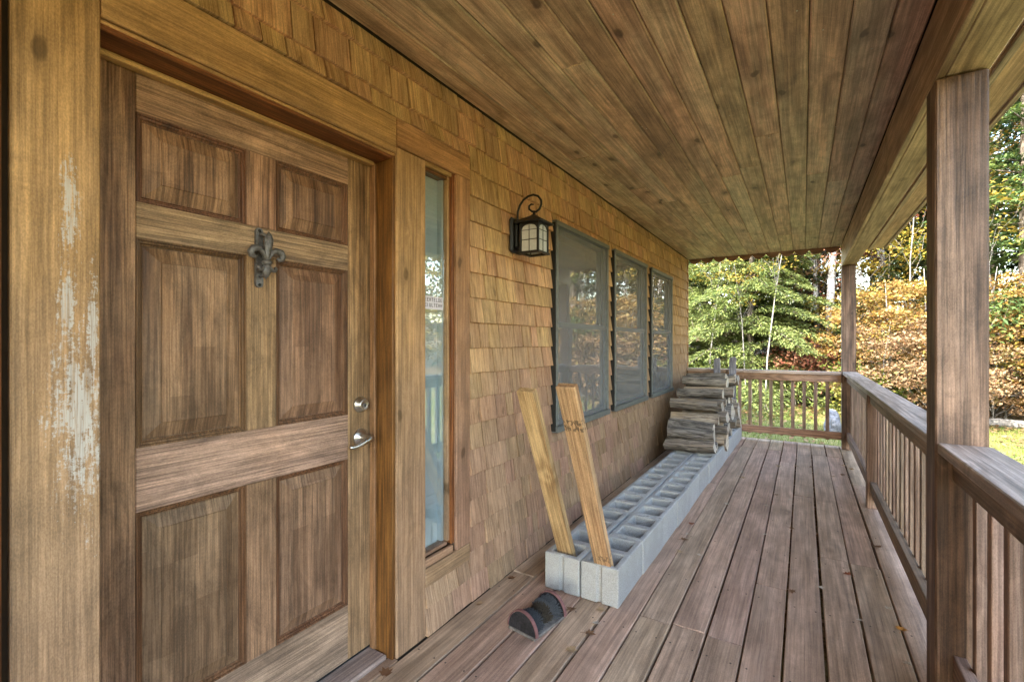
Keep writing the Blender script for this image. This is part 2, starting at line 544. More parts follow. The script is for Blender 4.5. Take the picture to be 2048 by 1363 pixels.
m_cap = wood("cap_rail_timber", 'y', (0.17, 0.125, 0.09), (0.29, 0.23, 0.178), (0.34, 0.285, 0.24), 0.6, 0.6, 0.25, 0.5, 0.8, 0.002, vary=0.12, fine=60, ringf=9, spec=0.5, ringst=0.06, streak=0.5, crisp=0.5, deep='z')
m_cap_x = wood("cap_rail_timber_cross", 'x', (0.17, 0.125, 0.09), (0.29, 0.23, 0.178), (0.34, 0.285, 0.24), 0.6, 0.6, 0.25, 0.5, 0.8, 0.002, vary=0.12, fine=60, ringf=9, deep='z')
m_rail_x = wood("rail_timber_cross", 'x', (0.13, 0.075, 0.04), (0.25, 0.155, 0.088), (0.29, 0.20, 0.13), 0.5, 0.5, 0.3, 0.6, 0.7, 0.002, vary=0.2, fine=60, deep='y')
m_bal = wood("baluster_timber", 'z', (0.15, 0.095, 0.06), (0.29, 0.20, 0.13), (0.33, 0.25, 0.185), 0.5, 0.5, 0.2, 0.6, 0.6, 0.0015, vary=0.3, fine=70, gain=1.0, streak=0.5, ringst=0.05, crisp=0.35)
m_lumber = wood("fresh_pine_board", 'z', (0.28, 0.165, 0.075), (0.46, 0.32, 0.16), (0.50, 0.37, 0.21), 0.4, 0.5, 0.6, 0.55, 0.4, 0.001, vary=0.08, fine=70, ringf=9, knotsc=2.0, gain=1.0, ringst=0.05)
m_greywood = wood("weathered_stake", 'z', (0.10, 0.105, 0.12), (0.20, 0.21, 0.235), (0.25, 0.255, 0.275), 0.4, 0.5, 0.2, 0.7, 0.7, 0.002, vary=0.15, fine=70)
m_thresh = wood("threshold_timber", 'y', (0.20, 0.155, 0.115), (0.34, 0.275, 0.215), (0.37, 0.31, 0.26), 0.5, 0.4, 0, 0.6, 0.5, 0.001, vary=0.05, fine=80, gain=1.0)
m_sheath = plain("wall_sheathing", (0.05, 0.032, 0.018), 0.9)
m_inside = plain("interior_plaster", (0.30, 0.31, 0.30), 0.9, scale=3)
m_curtain = plain("pale_interior_board", (0.60, 0.67, 0.70), 0.8, var=0.06, scale=5)
m_roof = plain("roof_shingle", (0.06, 0.055, 0.05), 0.9, scale=60)
m_sash = plain("sash_paint", (0.05, 0.055, 0.058), 0.5)
m_winframe = plain("window_frame_paint", (0.135, 0.145, 0.142), 0.45, var=0.2, scale=40)
m_dark = plain("gap_and_shadow_black", (0.01, 0.011, 0.011), 0.6)  # near-black for gaps, slots and the painted shadow line beside each window
m_black = plain("black_iron", (0.018, 0.017, 0.016), 0.42, 0.3, 0.3, 60, 0.3)
m_pewter = plain("pewter_cast", (0.13, 0.12, 0.12), 0.42, 0.3, 0.35, 90, 0.6, 0.0015)
m_nickel = plain("satin_nickel", (0.55, 0.54, 0.52), 0.3, 1.0, 0.1, 40, 0.1)
m_lampglass = plain("seeded_white_glass", (0.50, 0.51, 0.50), 0.25, 0, 0.06, 80, 0.4)
m_sticker = plain("sticker_paper", (0.72, 0.68, 0.76), 0.5, 0, 0.05)
m_ink = plain("sticker_ink", (0.07, 0.05, 0.06), 0.6)
m_metal = plain("outlet_metal", (0.35, 0.35, 0.35), 0.4, 0.6)
g_win = glass("window_glass", (0.90, 0.93, 0.94), 2.2, 0.0008, boost=2.6)
g_side = glass("sidelight_glass", (0.93, 0.97, 0.98), 1.9, 0.0, boost=1.6)


def screenmat():
    n = NT("insect_screen")
    tr = n.node("ShaderNodeBsdfTransparent")
    df = n.node("ShaderNodeBsdfDiffuse")
    tc = n.node("ShaderNodeTexCoord")
    a = n.noise(n.vm('MULTIPLY', tc.outputs["Object"], (1, 1, 0.06)), 45, 3, 0.6)
    n.put(df.inputs[0], n.mix(a, (0.30, 0.30, 0.315), (0.44, 0.44, 0.455)))
    mx = n.node("ShaderNodeMixShader")
    mx.inputs[0].default_value = 0.22
    n.t.links.new(tr.outputs[0], mx.inputs[1])
    n.t.links.new(df.outputs[0], mx.inputs[2])
    n.t.links.new(mx.outputs[0], n.out.inputs[0])
    return n.mat


m_screen = screenmat()


def concretemat():
    n = NT("cast_concrete")
    tc = n.node("ShaderNodeTexCoord")
    oi = n.node("ShaderNodeObjectInfo")
    p = n.vm('ADD', tc.outputs["Object"], oi.outputs["Location"])
    a = n.noise(p, 260, 4, 0.75)
    b = n.noise(p, 9, 4, 0.6)
    v = n.node("ShaderNodeTexVoronoi")
    n.put(v.inputs["Vector"], p)
    v.inputs["Scale"].default_value = 150
    pit = n.ramp(v.outputs["Distance"], 0.22, 0.05)
    c = n.mix(n.ramp(a, 0.3, 0.7), (0.27, 0.262, 0.25), (0.47, 0.455, 0.432))
    c = n.mix(n.m('MULTIPLY', n.ramp(b, 0.45, 0.7), 0.35), c, (0.48, 0.465, 0.44))
    c = n.mix(n.m('MULTIPLY', pit, 0.4), c, (0.13, 0.135, 0.14))
    hs = n.node("ShaderNodeHueSaturation")
    n.put(hs.inputs["Color"], c)
    n.put(hs.inputs["Value"], n.m('MULTIPLY_ADD', oi.outputs["Random"], 0.16, 0.92))
    h = n.m('SUBTRACT', n.m('ADD', a, n.m('MULTIPLY', b, 0.5)), n.m('MULTIPLY', pit, 0.6))
    n.principled(hs.outputs[0], 0.9, 0, h, 0.0025, 0.8, 0.2)
    return n.mat


m_concrete = concretemat()


def barkmat(name, c0, c1, ax='x', light=None):
    n = NT(name)
    tc = n.node("ShaderNodeTexCoord")
    oi = n.node("ShaderNodeObjectInfo")
    off = n.node("ShaderNodeCombineXYZ")
    for i in range(3):
        n.put(off.inputs[i], n.m('MULTIPLY', oi.outputs["Random"], 17.0 + 9 * i))
    p = n.vm('ADD', tc.outputs["Object"], off.outputs[0])
    st = [1.0, 1.0, 1.0]
    st['xyz'.index(ax)] = 0.16
    ps = n.vm('MULTIPLY', p, tuple(st))
    a = n.noise(ps, 34, 5, 0.7, 0.6)
    b = n.noise(ps, 9, 3, 0.6, 0.5)
    c = n.mix(n.ramp(a, 0.32, 0.68), c0, c1)
    if light:
        c = n.mix(n.m('MULTIPLY', n.ramp(b, 0.46, 0.62), 0.75), c, n.mix(a, tuple(x * 0.6 for x in light), light))
    hs = n.node("ShaderNodeHueSaturation")
    n.put(hs.inputs["Color"], c)
    n.put(hs.inputs["Value"], n.m('MULTIPLY_ADD', oi.outputs["Random"], 0.5, 0.8))
    n.principled(hs.outputs[0], 0.85, 0, n.m('ADD', a, b), 0.012, 1.0, 0.2)
    return n.mat


m_logside = barkmat("split_log_side", (0.085, 0.065, 0.05), (0.34, 0.275, 0.21), 'x', (0.46, 0.34, 0.22))
m_logbark = barkmat("log_bark", (0.05, 0.042, 0.036), (0.27, 0.235, 0.20), 'x')
m_logend = barkmat("log_end_grain", (0.30, 0.25, 0.20), (0.58, 0.52, 0.44), 'y', (0.60, 0.50, 0.38))
m_trunk = barkmat("tree_bark_brown", (0.05, 0.04, 0.032), (0.17, 0.145, 0.12), 'z')
m_twig = barkmat("tree_bark_grey", (0.09, 0.083, 0.076), (0.21, 0.20, 0.185), 'z')
m_birch = barkmat("birch_bark", (0.09, 0.085, 0.085), (0.34, 0.33, 0.325), 'x')
m_rock = plain("grey_field_stone", (0.10, 0.105, 0.12), 0.85, 0, 0.6, 12, 0.8, 0.03)


def groundmat():
    n = NT("lawn_and_woodland_soil")
    geo = n.node("ShaderNodeNewGeometry")
    P = geo.outputs["Position"]
    s = n.node("ShaderNodeSeparateXYZ")
    n.put(s.inputs[0], P)
    a = n.noise(P, 1.3, 4, 0.6)
    b = n.noise(P, 22, 4, 0.7)
    gr = n.mix(b, (0.08, 0.085, 0.025), (0.155, 0.15, 0.06))
    gr = n.mix(n.m('MULTIPLY', n.ramp(a, 0.48, 0.7), 0.55), gr, (0.24, 0.20, 0.085))
    so = n.mix(b, (0.05, 0.033, 0.018), (0.20, 0.125, 0.055))
    edge = n.m('ADD', n.m('SUBTRACT', s.outputs[1], 15.2), n.m('MULTIPLY', n.m('SUBTRACT', a, 0.5), 4.0))
    f1 = n.ramp(edge, -0.6, 0.8)
    ex = n.m('ADD', n.m('SUBTRACT', s.outputs[0], 11.5), n.m('MULTIPLY', n.m('SUBTRACT', a, 0.5), 4.0))
    f = n.m('MAXIMUM', f1, n.ramp(ex, -0.6, 0.8))
    und = n.m('MULTIPLY', n.ramp(s.outputs[0], 2.5, 2.1), n.ramp(s.outputs[1], 7.7, 7.2))
    f = n.m('MAXIMUM', f, und)
    n.principled(n.mix(f, gr, so), 0.95, 0, b, 0.03, 0.8, 0.1)
    return n.mat


# ------------------------------------------------------------------ ground
GZ = -0.5


def gh(x, y):
    d = max(0.0, y - 16.0, (x - 13.0))
    return GZ + 0.10 * d + 0.06 * math.sin(x * 0.7) * math.sin(y * 0.5) - 0.03


mb = MB()
gx = [-300, -120, -50, -25] + [-16 + 1.5 * i for i in range(32)] + [40, 70, 130, 300]
gy = [-300, -120, -40, -15] + [-6 + 1.5 * i for i in range(34)] + [60, 90, 150, 300]
for y in gy:
    for x in gx:
        z = gh(x, y)
        if abs(x) > 50 or y > 60 or y < -20:
            z = min(z, 6.0)
        mb.v.append((x, y, z))
for j in range(len(gy) - 1):
    for i in range(len(gx) - 1):
        a = j * len(gx) + i
        mb.quad(a, a + 1, a + 1 + len(gx), a + len(gx))
tag(link("ground", mb.mesh("ground", groundmat(), True)), kind="structure")

# ------------------------------------------------------------------ deck
deck = thing("deck", (0, 0, 0), None, None, kind="structure")
GAP0, PITCH = 0.008, 0.149
JOINT = {0: 2.28, 5: 2.225, 6: 2.24, 7: 2.232, 8: 2.85, 10: 3.415, 11: 3.40}
DY0, DY1 = -2.4, 7.16
random.seed(21)
for i in range(13):
    x0 = GAP0 + PITCH * i + 0.0045
    x1 = GAP0 + PITCH * (i + 1) - 0.0045
    if i == 12:
        x1 = 1.948
    cuts = [DY0]
    j0 = JOINT.get(i, None)
    if j0 is None:
        j0 = random.choice([0.4, 1.01, 5.28, 6.5])
    cuts.append(j0)
    if j0 < 3.6:
        cuts.append(j0 + random.choice([3.66, 4.27]) if j0 < 2.5 else j0 + 3.05)
    cuts.append(DY1 + random.uniform(-0.004, 0.004))
    for a, b in zip(cuts, cuts[1:]):
        dz = random.uniform(-0.0022, 0.0012)
        w = random.uniform(-0.0012, 0.0012)
        M = Matrix.Translation((w, 0, dz)) @ Matrix.Rotation(random.uniform(-0.0006, 0.0006), 4, 'Z')
        board("deck_board", x0, x1, a + 0.0012, b - 0.0012, -0.032, 0.0, m_deck, deck, 0.0035, M)
for k in range(16):
    y = -2.2 + 0.61 * k
    board("joist", 0.02, 1.93, y, y + 0.038, -0.21, -0.0345, m_rail_x, deck, 0.002)
board("rim_board", 1.952, 1.992, DY0, DY1, -0.24, -0.006, m_rail, deck, 0.003)
board("rim_board", 0.0, 1.95, DY1 + 0.003, DY1 + 0.041, -0.24, -0.006, m_rail_x, deck, 0.003)

mb = MB()
for k in range(2, 16):
    for i in range(13):
        xc = GAP0 + PITCH * (i + 0.5)
        for dx in (-0.045, 0.045):
            mb.lathe([(0.0008, 0.0042), (0.0016, 0.0036)], (xc + dx + random.uniform(-.004, .004), -2.2 + 0.61 * k + 0.019 + random.uniform(-.006, .006), 0.0), (0, 0, 1), 6)
tag(link("deck_screws", mb.mesh("deck_screws", plain("rusty_screw", (0.07, 0.055, 0.045), 0.5, 0.5)), deck), kind="stuff")

# ------------------------------------------------------------------ house
house = thing("house", (0, 2, 0), "house front clad in golden brown cedar shingles with wooden entrance door and three windows", "house")
DO = (0.425, 1.379, -0.2, 2.062)
SI = (1.561, 1.779, 0.335, 2.108)
WIN = [(2.795, 3.775), (3.93, 4.915), (5.095, 6.045)]
WZ = (0.70, 2.105)
HY1 = 7.085
us = sorted({-6.0, HY1, DO[0], DO[1], SI[0], SI[1]} | {v for w in WIN for v in (w[0] + 0.03, w[1] - 0.03)})
vs = sorted({-0.6, 2.55, DO[3], SI[2], SI[3], WZ[0] + 0.03, WZ[1] - 0.03, 0.0})


def wall_solid(y, z):
    if DO[0] < y < DO[1] and 0 < z < DO[3]:
        return False
    if SI[0] < y < SI[1] and SI[2] < z < SI[3]:
        return False
    for w in WIN:
        if w[0] + 0.03 < y < w[1] - 0.03 and WZ[0] + 0.03 < z < WZ[1] - 0.03:
            return False
    return True


mb = MB()
mb.gridsolid(us, vs, -0.17, -0.016, wall_solid, lambda u, v, w: (w, u, v))
wall = link("wall", mb.mesh("wall", m_sheath), house)

# shingles: courses of random widths, cut round the openings
COURSE0, CP = 0.380 - 3 * 0.1273, 0.1273
HOLES = [(0.27, 1.885, 0.215, 2.222), (0.27, 1.563, -1, 0.3)] + [(w[0], w[1], WZ[0], WZ[1]) for w in WIN]
HOLES.append((-0.02, 0.28, -1, 3))
random.seed(5)
shm = []
for q in range(7):
    t = 0.0215 + 0.002 * (q % 4)
    mb = MB()
    a = random.uniform(-0.012, 0.012)
    nseg = 3
    bot = [random.uniform(-0.012, 0.012) for _ in range(nseg + 1)]
    pts = []
    for s in range(nseg + 1):
        y = s / nseg - 0.5
        pts += [(0, y, bot[s]), (t - 0.0015, y, bot[s]), (t, y, bot[s] + 0.014), (0.0045, y, 1.16), (0, y, 1.16)]
    F = []
    for s in range(nseg):
        for k in range(5):
            k2 = (k + 1) % 5
            F.append((s * 5 + k, s * 5 + k2, (s + 1) * 5 + k2, (s + 1) * 5 + k))
    F += [(4, 3, 2, 1, 0), tuple(nseg * 5 + k for k in range(5))]
    mb.add(pts, F)
    shm.append(mb.mesh("shingle", m_shingle))
sh = []


def free_ranges(y0, y1, za, zb):
    """Split [y0, y1] of one course into (ya, yb, z bottom, z top) strips left free by the openings."""
    cuts = sorted({y0, y1} | {v for h in HOLES for v in h[:2] if y0 < v < y1})
    out = []
    for a, b in zip(cuts, cuts[1:]):
        m = (a + b) / 2
        segs = [(za, zb)]
        for h in HOLES:
            if h[0] < m < h[1]:
                ns = []
                for (p, q) in segs:
                    if h[3] <= p or h[2] >= q:
                        ns.append((p, q))
                    else:
                        if h[2] > p:
                            ns.append((p, h[2]))
                        if h[3] < q:
                            ns.append((h[3], q))
                segs = ns
        for (p, q) in segs:
            if q - p > 0.012:
                if out and out[-1][1] == a and out[-1][2:] == (p, q):
                    out[-1] = (out[-1][0], b, p, q)
                else:
                    out.append((a, b, p, q))
    return out


for k in range(21):
    z0 = COURSE0 + CP * k
    z1 = min(z0 + CP, 2.494)
    if z0 > 2.49:
        break
    for (ya, yb, p, q) in free_ranges(-1.6, HY1 - 0.012, max(z0, 0.004), z1):
        y = ya
        full = q >= z1 - 1e-6
        while y < yb - 0.004:
            w = random.choice([0.07, 0.085, 0.1, 0.115, 0.13, 0.15, 0.175, 0.2]) * random.uniform(0.92, 1.08)
            if yb - (y + w) < 0.05:
                w = yb - y
            g = random.choice([0.0035, 0.0045, 0.006, 0.0075, 0.0095])
            hgt = (q - p) / (1.0 if full and z1 < 2.49 else 1.16)
            M = Matrix.Translation((-0.0135 + random.uniform(-0.0006, 0.001), y + w / 2, p + random.uniform(-0.0018, 0.0018) * (1 if p > 0.01 else 0))) \
                @ Matrix.Rotation(random.uniform(-0.006, 0.006), 4, 'X') @ Matrix.Diagonal((random.uniform(0.85, 1.2), max(0.01, w - g), hgt, 1))
            sh.append((y + w / 2, p, w, M, random.randrange(7)))
            y += w


def cam_size(y, w, h):
    d = CAM.x * math.sin(YAW) + y * math.cos(YAW)
    return w * h / (d ** 3) if d > 0.4 and y > 0.4 else 0


sh.sort(key=lambda s: -cam_size(s[0], s[2], CP))
for s in sh[:300]:
    link("shingle", shm[s[4]], wall, s[3])
mb = MB()
for s in sh[300:]:
    me = shm[s[4]]
    mb.add([s[3] @ v.co for v in me.vertices], [tuple(p.vertices) for p in me.polygons])
n_far = wood("cedar_shingle_field", 'z', (0.25, 0.145, 0.065), (0.42, 0.265, 0.13), (0.35, 0.228, 0.135), 0.45, 0.25, 0.5, 0.7, 0.5, 0.0015,
             vary=0.0, fine=130, low=(0.225, 0.150, 0.100), knotsc=5.0, gain=1.55, mottle=0.32, crisp=0.34, world=True, streak=0.2, depthx=0.08,
             extra=lambda n, col, oc: n.mix(n.m('MULTIPLY', n.node("ShaderNodeNewGeometry").outputs["Random Per Island"], 0.42), col, (0.17, 0.095, 0.045)))
tag(link("far_shingles", mb.mesh("far_shingles", n_far), wall), kind="stuff")
board("corner_board", -0.06, 0.012, HY1 - 0.010, HY1 + 0.012, 0.0, 2.494, m_casing_z, house, 0.003)

# door frame: casings, jambs, stops
frame = thing("door_frame", (0, 0.9, 0), None, None)
frame.parent = house
frame.matrix_parent_inverse = WM[house].inverted()
board("casing_board", -0.016, 0.004, 0.283, 0.433, 0.0, 2.49, m_casing_paint, frame, 0.003)["label"] = "casing board scuffed with white scraped paint"
board("edge_board", -0.016, 0.020, 0.02, 0.268, 0.0, 2.49, m_jamb, frame, 0.003)
board("casing_board", -0.016, 0.004, 1.389, 1.561, 0.0, 2.100, m_casing_z, frame, 0.003)
board("head_casing", -0.016, 0.005, 0.4345, 1.386, 2.073, 2.218, m_casing_y, frame, 0.003)
board("head_bead", -0.016, -0.004, 0.4345, 1.386, 2.062, 2.0715, m_casing_y, frame, 0.002)
board("jamb", -0.165, -0.006, 1.3735, 1.3885, 0.0, 2.072, m_jamb, frame, 0.002)
board("jamb", -0.165, -0.006, 0.4185, 0.4335, 0.0, 2.072, m_jamb, frame, 0.002)
board("head_jamb", -0.165, -0.008, 0.434, 1.373, 2.050, 2.066, m_jamb_y, frame, 0.002)
board("stop_strip", -0.127, -0.098, 1.360, 1.3730, 0.022, 2.046, m_stop, frame, 0.002)
board("stop_strip", -0.127, -0.098, 0.434, 0.447, 0.022, 2.046, m_stop, frame, 0.002)
board("head_stop", -0.127, -0.098, 0.4475, 1.3595, 2.034, 2.0495, m_casing_y, frame, 0.002)
board("threshold", -0.20, -0.035, 0.434, 1.3725, -0.02, 0.018, m_thresh, frame, 0.006)
board("sill_board", -0.0345, 0.0105, 0.434, 1.3885, -0.03, 0.003, m_deck, frame, 0.003)
board("sill_strip", -0.16, -0.132, 0.437, 1.37, 0.0205, 0.029, m_dark, frame, 0.002)

# door
door = thing("door", (-0.15, 0.45, 0.03), None, None)
door.parent = house
door.matrix_parent_inverse = WM[house].inverted()
DX0, DX1 = -0.172, -0.130
for (ya, yb) in ((0.44, 0.5495), (1.2535, 1.366)):
    board("stile", DX0, DX1, ya, yb, 0.031, 2.044, m_door_z, door, 0.0016)
RZ = [(0.031, 0.250), (0.833, 1.010), (1.586, 1.685), (1.930, 2.044)]
for (za, zb) in RZ:
    board("rail", DX0, DX1, 0.550, 1.253, za, zb, m_door_y, door, 0.0016)
OPEN = [(RZ[0][1], RZ[1][0]), (RZ[1][1], RZ[2][0]), (RZ[2][1], RZ[3][0])]
for (za, zb) in OPEN:
    board("mullion", DX0, DX1, 0.850, 0.953, za + 0.0004, zb - 0.0004, m_door_z, door, 0.0016)
    for (ya, yb) in ((0.550, 0.850), (0.953, 1.253)):
        cy, cz, hy, hz = (ya + yb) / 2, (za + zb) / 2, (yb - ya) / 2, (zb - za) / 2
        # moulding ring: two small steps down from the frame to the panel
        mb = MB()
        ring = [(0.0, 0.0005), (0.004, 0.0), (0.006, -0.006), (0.011, -0.007), (0.0135, -0.013), (0.018, -0.0145), (0.018, -0.030), (0.0, -0.030)]
        n_ = len(ring)
        for (d, x) in ring:
            d += 0.0004
            mb.v += [(x, -hy + d, -hz + d), (x, hy - d, -hz + d), (x, hy - d, hz - d), (x, -hy + d, hz - d)]
        for i in range(n_):
            for k in range(4):
                mb.quad(i * 4 + k, i * 4 + (k + 1) % 4, ((i + 1) % n_) * 4 + (k + 1) % 4, ((i + 1) % n_) * 4 + k)
        link("moulding", mb.mesh("moulding", m_mould), door, Matrix.Translation((DX1, cy, cz)))
        mb = MB()
        prof = [(0.0195, -0.030), (0.0195, -0.0155), (0.023, -0.0155), (0.060, -0.0045), (0.062, -0.0015)]
        for (d, x) in prof:
            mb.v += [(x, -hy + d, -hz + d), (x, hy - d, -hz + d), (x, hy - d, hz - d), (x, -hy + d, hz - d)]
        for i in range(len(prof) - 1):
            for k in range(4):
                mb.quad(i * 4 + k, i * 4 + (k + 1) % 4, (i + 1) * 4 + (k + 1) % 4, (i + 1) * 4 + k)
        b = (len(prof) - 1) * 4
        mb.quad(b, b + 1, b + 2, b + 3)
        mb.quad(3, 2, 1, 0)
        link("panel", mb.mesh("panel", m_door_panel), door, Matrix.Translation((DX1, cy, cz)))

# deadbolt and lever
mb = MB()
mb.lathe([(0.0, 0.033), (0.004, 0.0335), (0.008, 0.031), (0.012, 0.027), (0.026, 0.0235), (0.029, 0.0205), (0.0275, 0.017)], (DX1, 1.313, 1.045), (1, 0, 0), 28)
db = link("deadbolt", mb.mesh("deadbolt", m_nickel, True), door)
mb = MB()
mb.lathe([(0.026, 0.0085), (0.0300, 0.0085), (0.0305, 0.0075)], (DX1, 1.313, 1.043), (1, 0, 0), 16)
mb.box(DX1 + 0.030, DX1 + 0.0312, 1.3118, 1.3142, 1.0385, 1.0475, 1)
link("keyhole", mb.mesh("keyhole", [m_pewter, m_dark]), door)
mb = MB()
mb.lathe([(0.0, 0.0345), (0.004, 0.035), (0.008, 0.032), (0.014, 0.022), (0.020, 0.0155), (0.045, 0.0125), (0.055, 0.014)], (DX1, 1.313, 0.911), (1, 0, 0), 28)
path = [(DX1 + 0.052, 1.322, 0.911), (DX1 + 0.060, 1.314, 0.911), (DX1 + 0.064, 1.300, 0.909), (DX1 + 0.064, 1.283, 0.903), (DX1 + 0.062, 1.266, 0.896), (DX1 + 0.059, 1.248, 0.8905), (DX1 + 0.056, 1.231, 0.889), (DX1 + 0.054, 1.219, 0.891)]
mb.tube(path, [0.0135, 0.0145, 0.0115, 0.0095, 0.009, 0.0085, 0.0078, 0.005], 12)
mb.lathe([(0.052, 0.013), (0.066, 0.0135), (0.071, 0.010)], (DX1, 1.313, 0.911), (1, 0, 0), 20)
link("lever_handle", mb.mesh("lever_handle", m_nickel, True), door)

# knocker: a strap with screws and a cast lily standing in front of it
mb = MB()
poly = []
for k in range(9):
    a = math.pi * k / 8
    poly.append((0.888 + 0.0125 * math.cos(a), 1.668 + 0.0125 * math.sin(a)))
for k in range(9):
    a = math.pi + math.pi * k / 8
    poly.append((0.888 + 0.0125 * math.cos(a), 1.494 + 0.0125 * math.sin(a)))
mb.prism(poly, lambda y, z: (DX1, y, z), lambda y, z: (DX1 + 0.010, y, z))
kn = link("door_knocker", mb.mesh("door_knocker", m_pewter), door)


def blade(mb, pts, wid, thk, x):
    """A flat rounded petal swept along a (y, z) line with half widths wid and half thicknesses thk."""
    n = 8
    b0 = len(mb.v)
    N = len(pts)
    for i, (y, z) in enumerate(pts):
        a, b = pts[max(0, i - 1)], pts[min(N - 1, i + 1)]
        d = Vector((b[0] - a[0], b[1] - a[1])).normalized()
        nx = Vector((-d.y, d.x))
        xx = x[i] if hasattr(x, '__len__') else x
        for k in range(n):
            t = 2 * math.pi * k / n
            o = nx * (math.cos(t) * wid[i] * 1.3)
            mb.v.append((xx + math.sin(t) * thk[i] * 1.25, y + o.x, z + o.y))
    for i in range(N - 1):
        for k in range(n):
            k2 = (k + 1) % n
            mb.quad(b0 + i * n + k, b0 + i * n + k2, b0 + (i + 1) * n + k2, b0 + (i + 1) * n + k)
    mb.quad(*[b0 + k for k in range(n)][::-1])
    mb.quad(*[b0 + (N - 1) * n + k for k in range(n)])


KX = DX1 + 0.034
mb = MB()
blade(mb, [(0.899, 1.562), (0.899, 1.585), (0.900, 1.605), (0.903, 1.625), (0.906, 1.642), (0.906, 1.655), (0.904, 1.668)], [0.006, 0.0075, 0.0105, 0.0125, 0.012, 0.008, 0.0015], [0.007, 0.008, 0.010, 0.010, 0.009, 0.006, 0.0015], KX)
for s, pts in ((1, [(0.901, 1.566), (0.907, 1.584), (0.917, 1.601), (0.931, 1.6085), (0.946, 1.605), (0.954, 1.594), (0.951, 1.582), (0.941, 1.578), (0.936, 1.584)]),
               (-1, [(0.897, 1.566), (0.891, 1.584), (0.882, 1.601), (0.868, 1.6085), (0.853, 1.605), (0.845, 1.594), (0.848, 1.582), (0.858, 1.578), (0.863, 1.584)])):
    blade(mb, pts, [0.004, 0.005, 0.0065, 0.008, 0.009, 0.0085, 0.0075, 0.006, 0.003], [0.006, 0.007, 0.008, 0.010, 0.011, 0.010, 0.009, 0.007, 0.004], KX)
for pts in ([(0.902, 1.560), (0.909, 1.549), (0.917, 1.540), (0.926, 1.540), (0.930, 1.547), (0.925, 1.552)], [(0.896, 1.560), (0.889, 1.549), (0.881, 1.540), (0.872, 1.540), (0.868, 1.547), (0.873, 1.552)]):
    blade(mb, pts, [0.004, 0.0045, 0.005, 0.0055, 0.005, 0.003], [0.005, 0.006, 0.007, 0.007, 0.006, 0.004], KX)
blade(mb, [(0.899, 1.566), (0.899, 1.552), (0.897, 1.537), (0.896, 1.524), (0.895, 1.510)], [0.006, 0.009, 0.0115, 0.009, 0.0015], [0.007, 0.009, 0.010, 0.008, 0.0015], KX)
blade(mb, [(0.885, 1.563), (0.891, 1.5645), (0.899, 1.565), (0.907, 1.5645), (0.913, 1.563)], [0.005, 0.0075, 0.008, 0.0075, 0.005], [0.007, 0.011, 0.0125, 0.011, 0.007], KX)
mb.tube([(DX1 + 0.006, 0.890, 1.660), (DX1 + 0.024, 0.893, 1.656), (KX, 0.903, 1.652)], [0.007, 0.006, 0.005], 8)
mb.tube([(DX1 + 0.006, 0.889, 1.520), (DX1 + 0.024, 0.892, 1.522), (KX, 0.896, 1.526)], [0.007, 0.006, 0.005], 8)
link("knocker_lily", mb.mesh("knocker_lily", m_pewter, True), door)
for z in (1.671, 1.491):
    mb = MB()
    mb.lathe([(0.0095, 0.0055), (0.0115, 0.005), (0.0125, 0.003)], (DX1, 0.888, z), (1, 0, 0), 12)
    link("screw", mb.mesh("screw", m_black, True), door)

# sidelight
side = thing("sidelight", (0, 1.67, 0.3), None, None)
side.parent = house
side.matrix_parent_inverse = WM[house].inverted()
board("trim_board", -0.016, 0.004, 1.7795, 1.886, 0.300, 2.107, m_casing_z, side, 0.003)
board("trim_board", -0.016, 0.004, 1.3895, 1.886, 2.1085, 2.222, m_casing_y, side, 0.003)
board("trim_board", -0.016, 0.004, 1.5625, 1.886, 0.215, 0.2985, m_casing_y, side, 0.003)
board("stop", -0.07, -0.010, 1.760, 1.7785, 0.336, 2.107, m_jamb, side, 0.002)
board("stop", -0.07, -0.024, 1.742, 1.7595, 0.352, 2.090, m_casing_z, side, 0.002)
board("stop", -0.07, -0.010, 1.5615, 1.759, 2.090, 2.1075, m_casing_y, side, 0.002)
board("stop", -0.07, -0.024, 1.5615, 1.741, 2.074, 2.0895, m_jamb_y, side, 0.002)
board("sill", -0.07, 0.000, 1.5615, 1.759, 0.3005, 0.3350, m_casing_y, side, 0.004)
board("stop", -0.07, -0.024, 1.5615, 1.741, 0.3355, 0.3510, m_casing_y, side, 0.002)
board("stop", -0.07, -0.010, 1.562, 1.570, 0.352, 2.073, m_jamb, side, 0.002)
board("pane", -0.046, -0.041, 1.5705, 1.7415, 0.3515, 2.0735, g_side, side, 0.0004)
board("inner_jamb", -0.165, -0.047, 1.728, 1.7415, 0.352, 2.073, m_curtain, side, 0.001)
board("inner_sill", -0.165, -0.047, 1.562, 1.727, 0.336, 0.350, m_curtain, side, 0.001)
board("inner_board", -0.082, -0.072, 1.5625, 1.727, 0.351, 2.073, m_curtain, side, 0.002)
st = board("sticker", -0.0408, -0.0404, 1.578, 1.7300, 1.452, 1.512, m_sticker, side, 0.0001)
random.seed(3)
mb = MB()
for row, z in ((0, 1.488), (1, 1.463)):
    y = 1.588
    while y < 1.716:
        k = random.choice('IHTLEOU')
        w, h, t = 0.0105, 0.017, 0.0026
        B = lambda ya, yb, za, zb: mb.box(-0.0403, -0.0400, y + ya, y + yb, z + za, z + zb)
        if k in 'IHLEOU':
            B(0, t, 0, h)
        if k in 'HOU':
            B(w - t, w, 0, h)
        if k in 'LEOU':
            B(t, w - t * (k in 'OU'), 0, t)
        if k in 'EOT':
            B(t * (k != 'T'), w - t * (k == 'O'), h - t, h)
        if k in 'EH':
            B(t, w - t, h * 0.45, h * 0.45 + t)
        if k == 'T':
            B(w / 2 - t / 2, w / 2 + t / 2, 0, h - t)
        y += 0.0155
tag(link("sticker_print", mb.mesh("sticker_print", m_ink), side), kind="stuff")

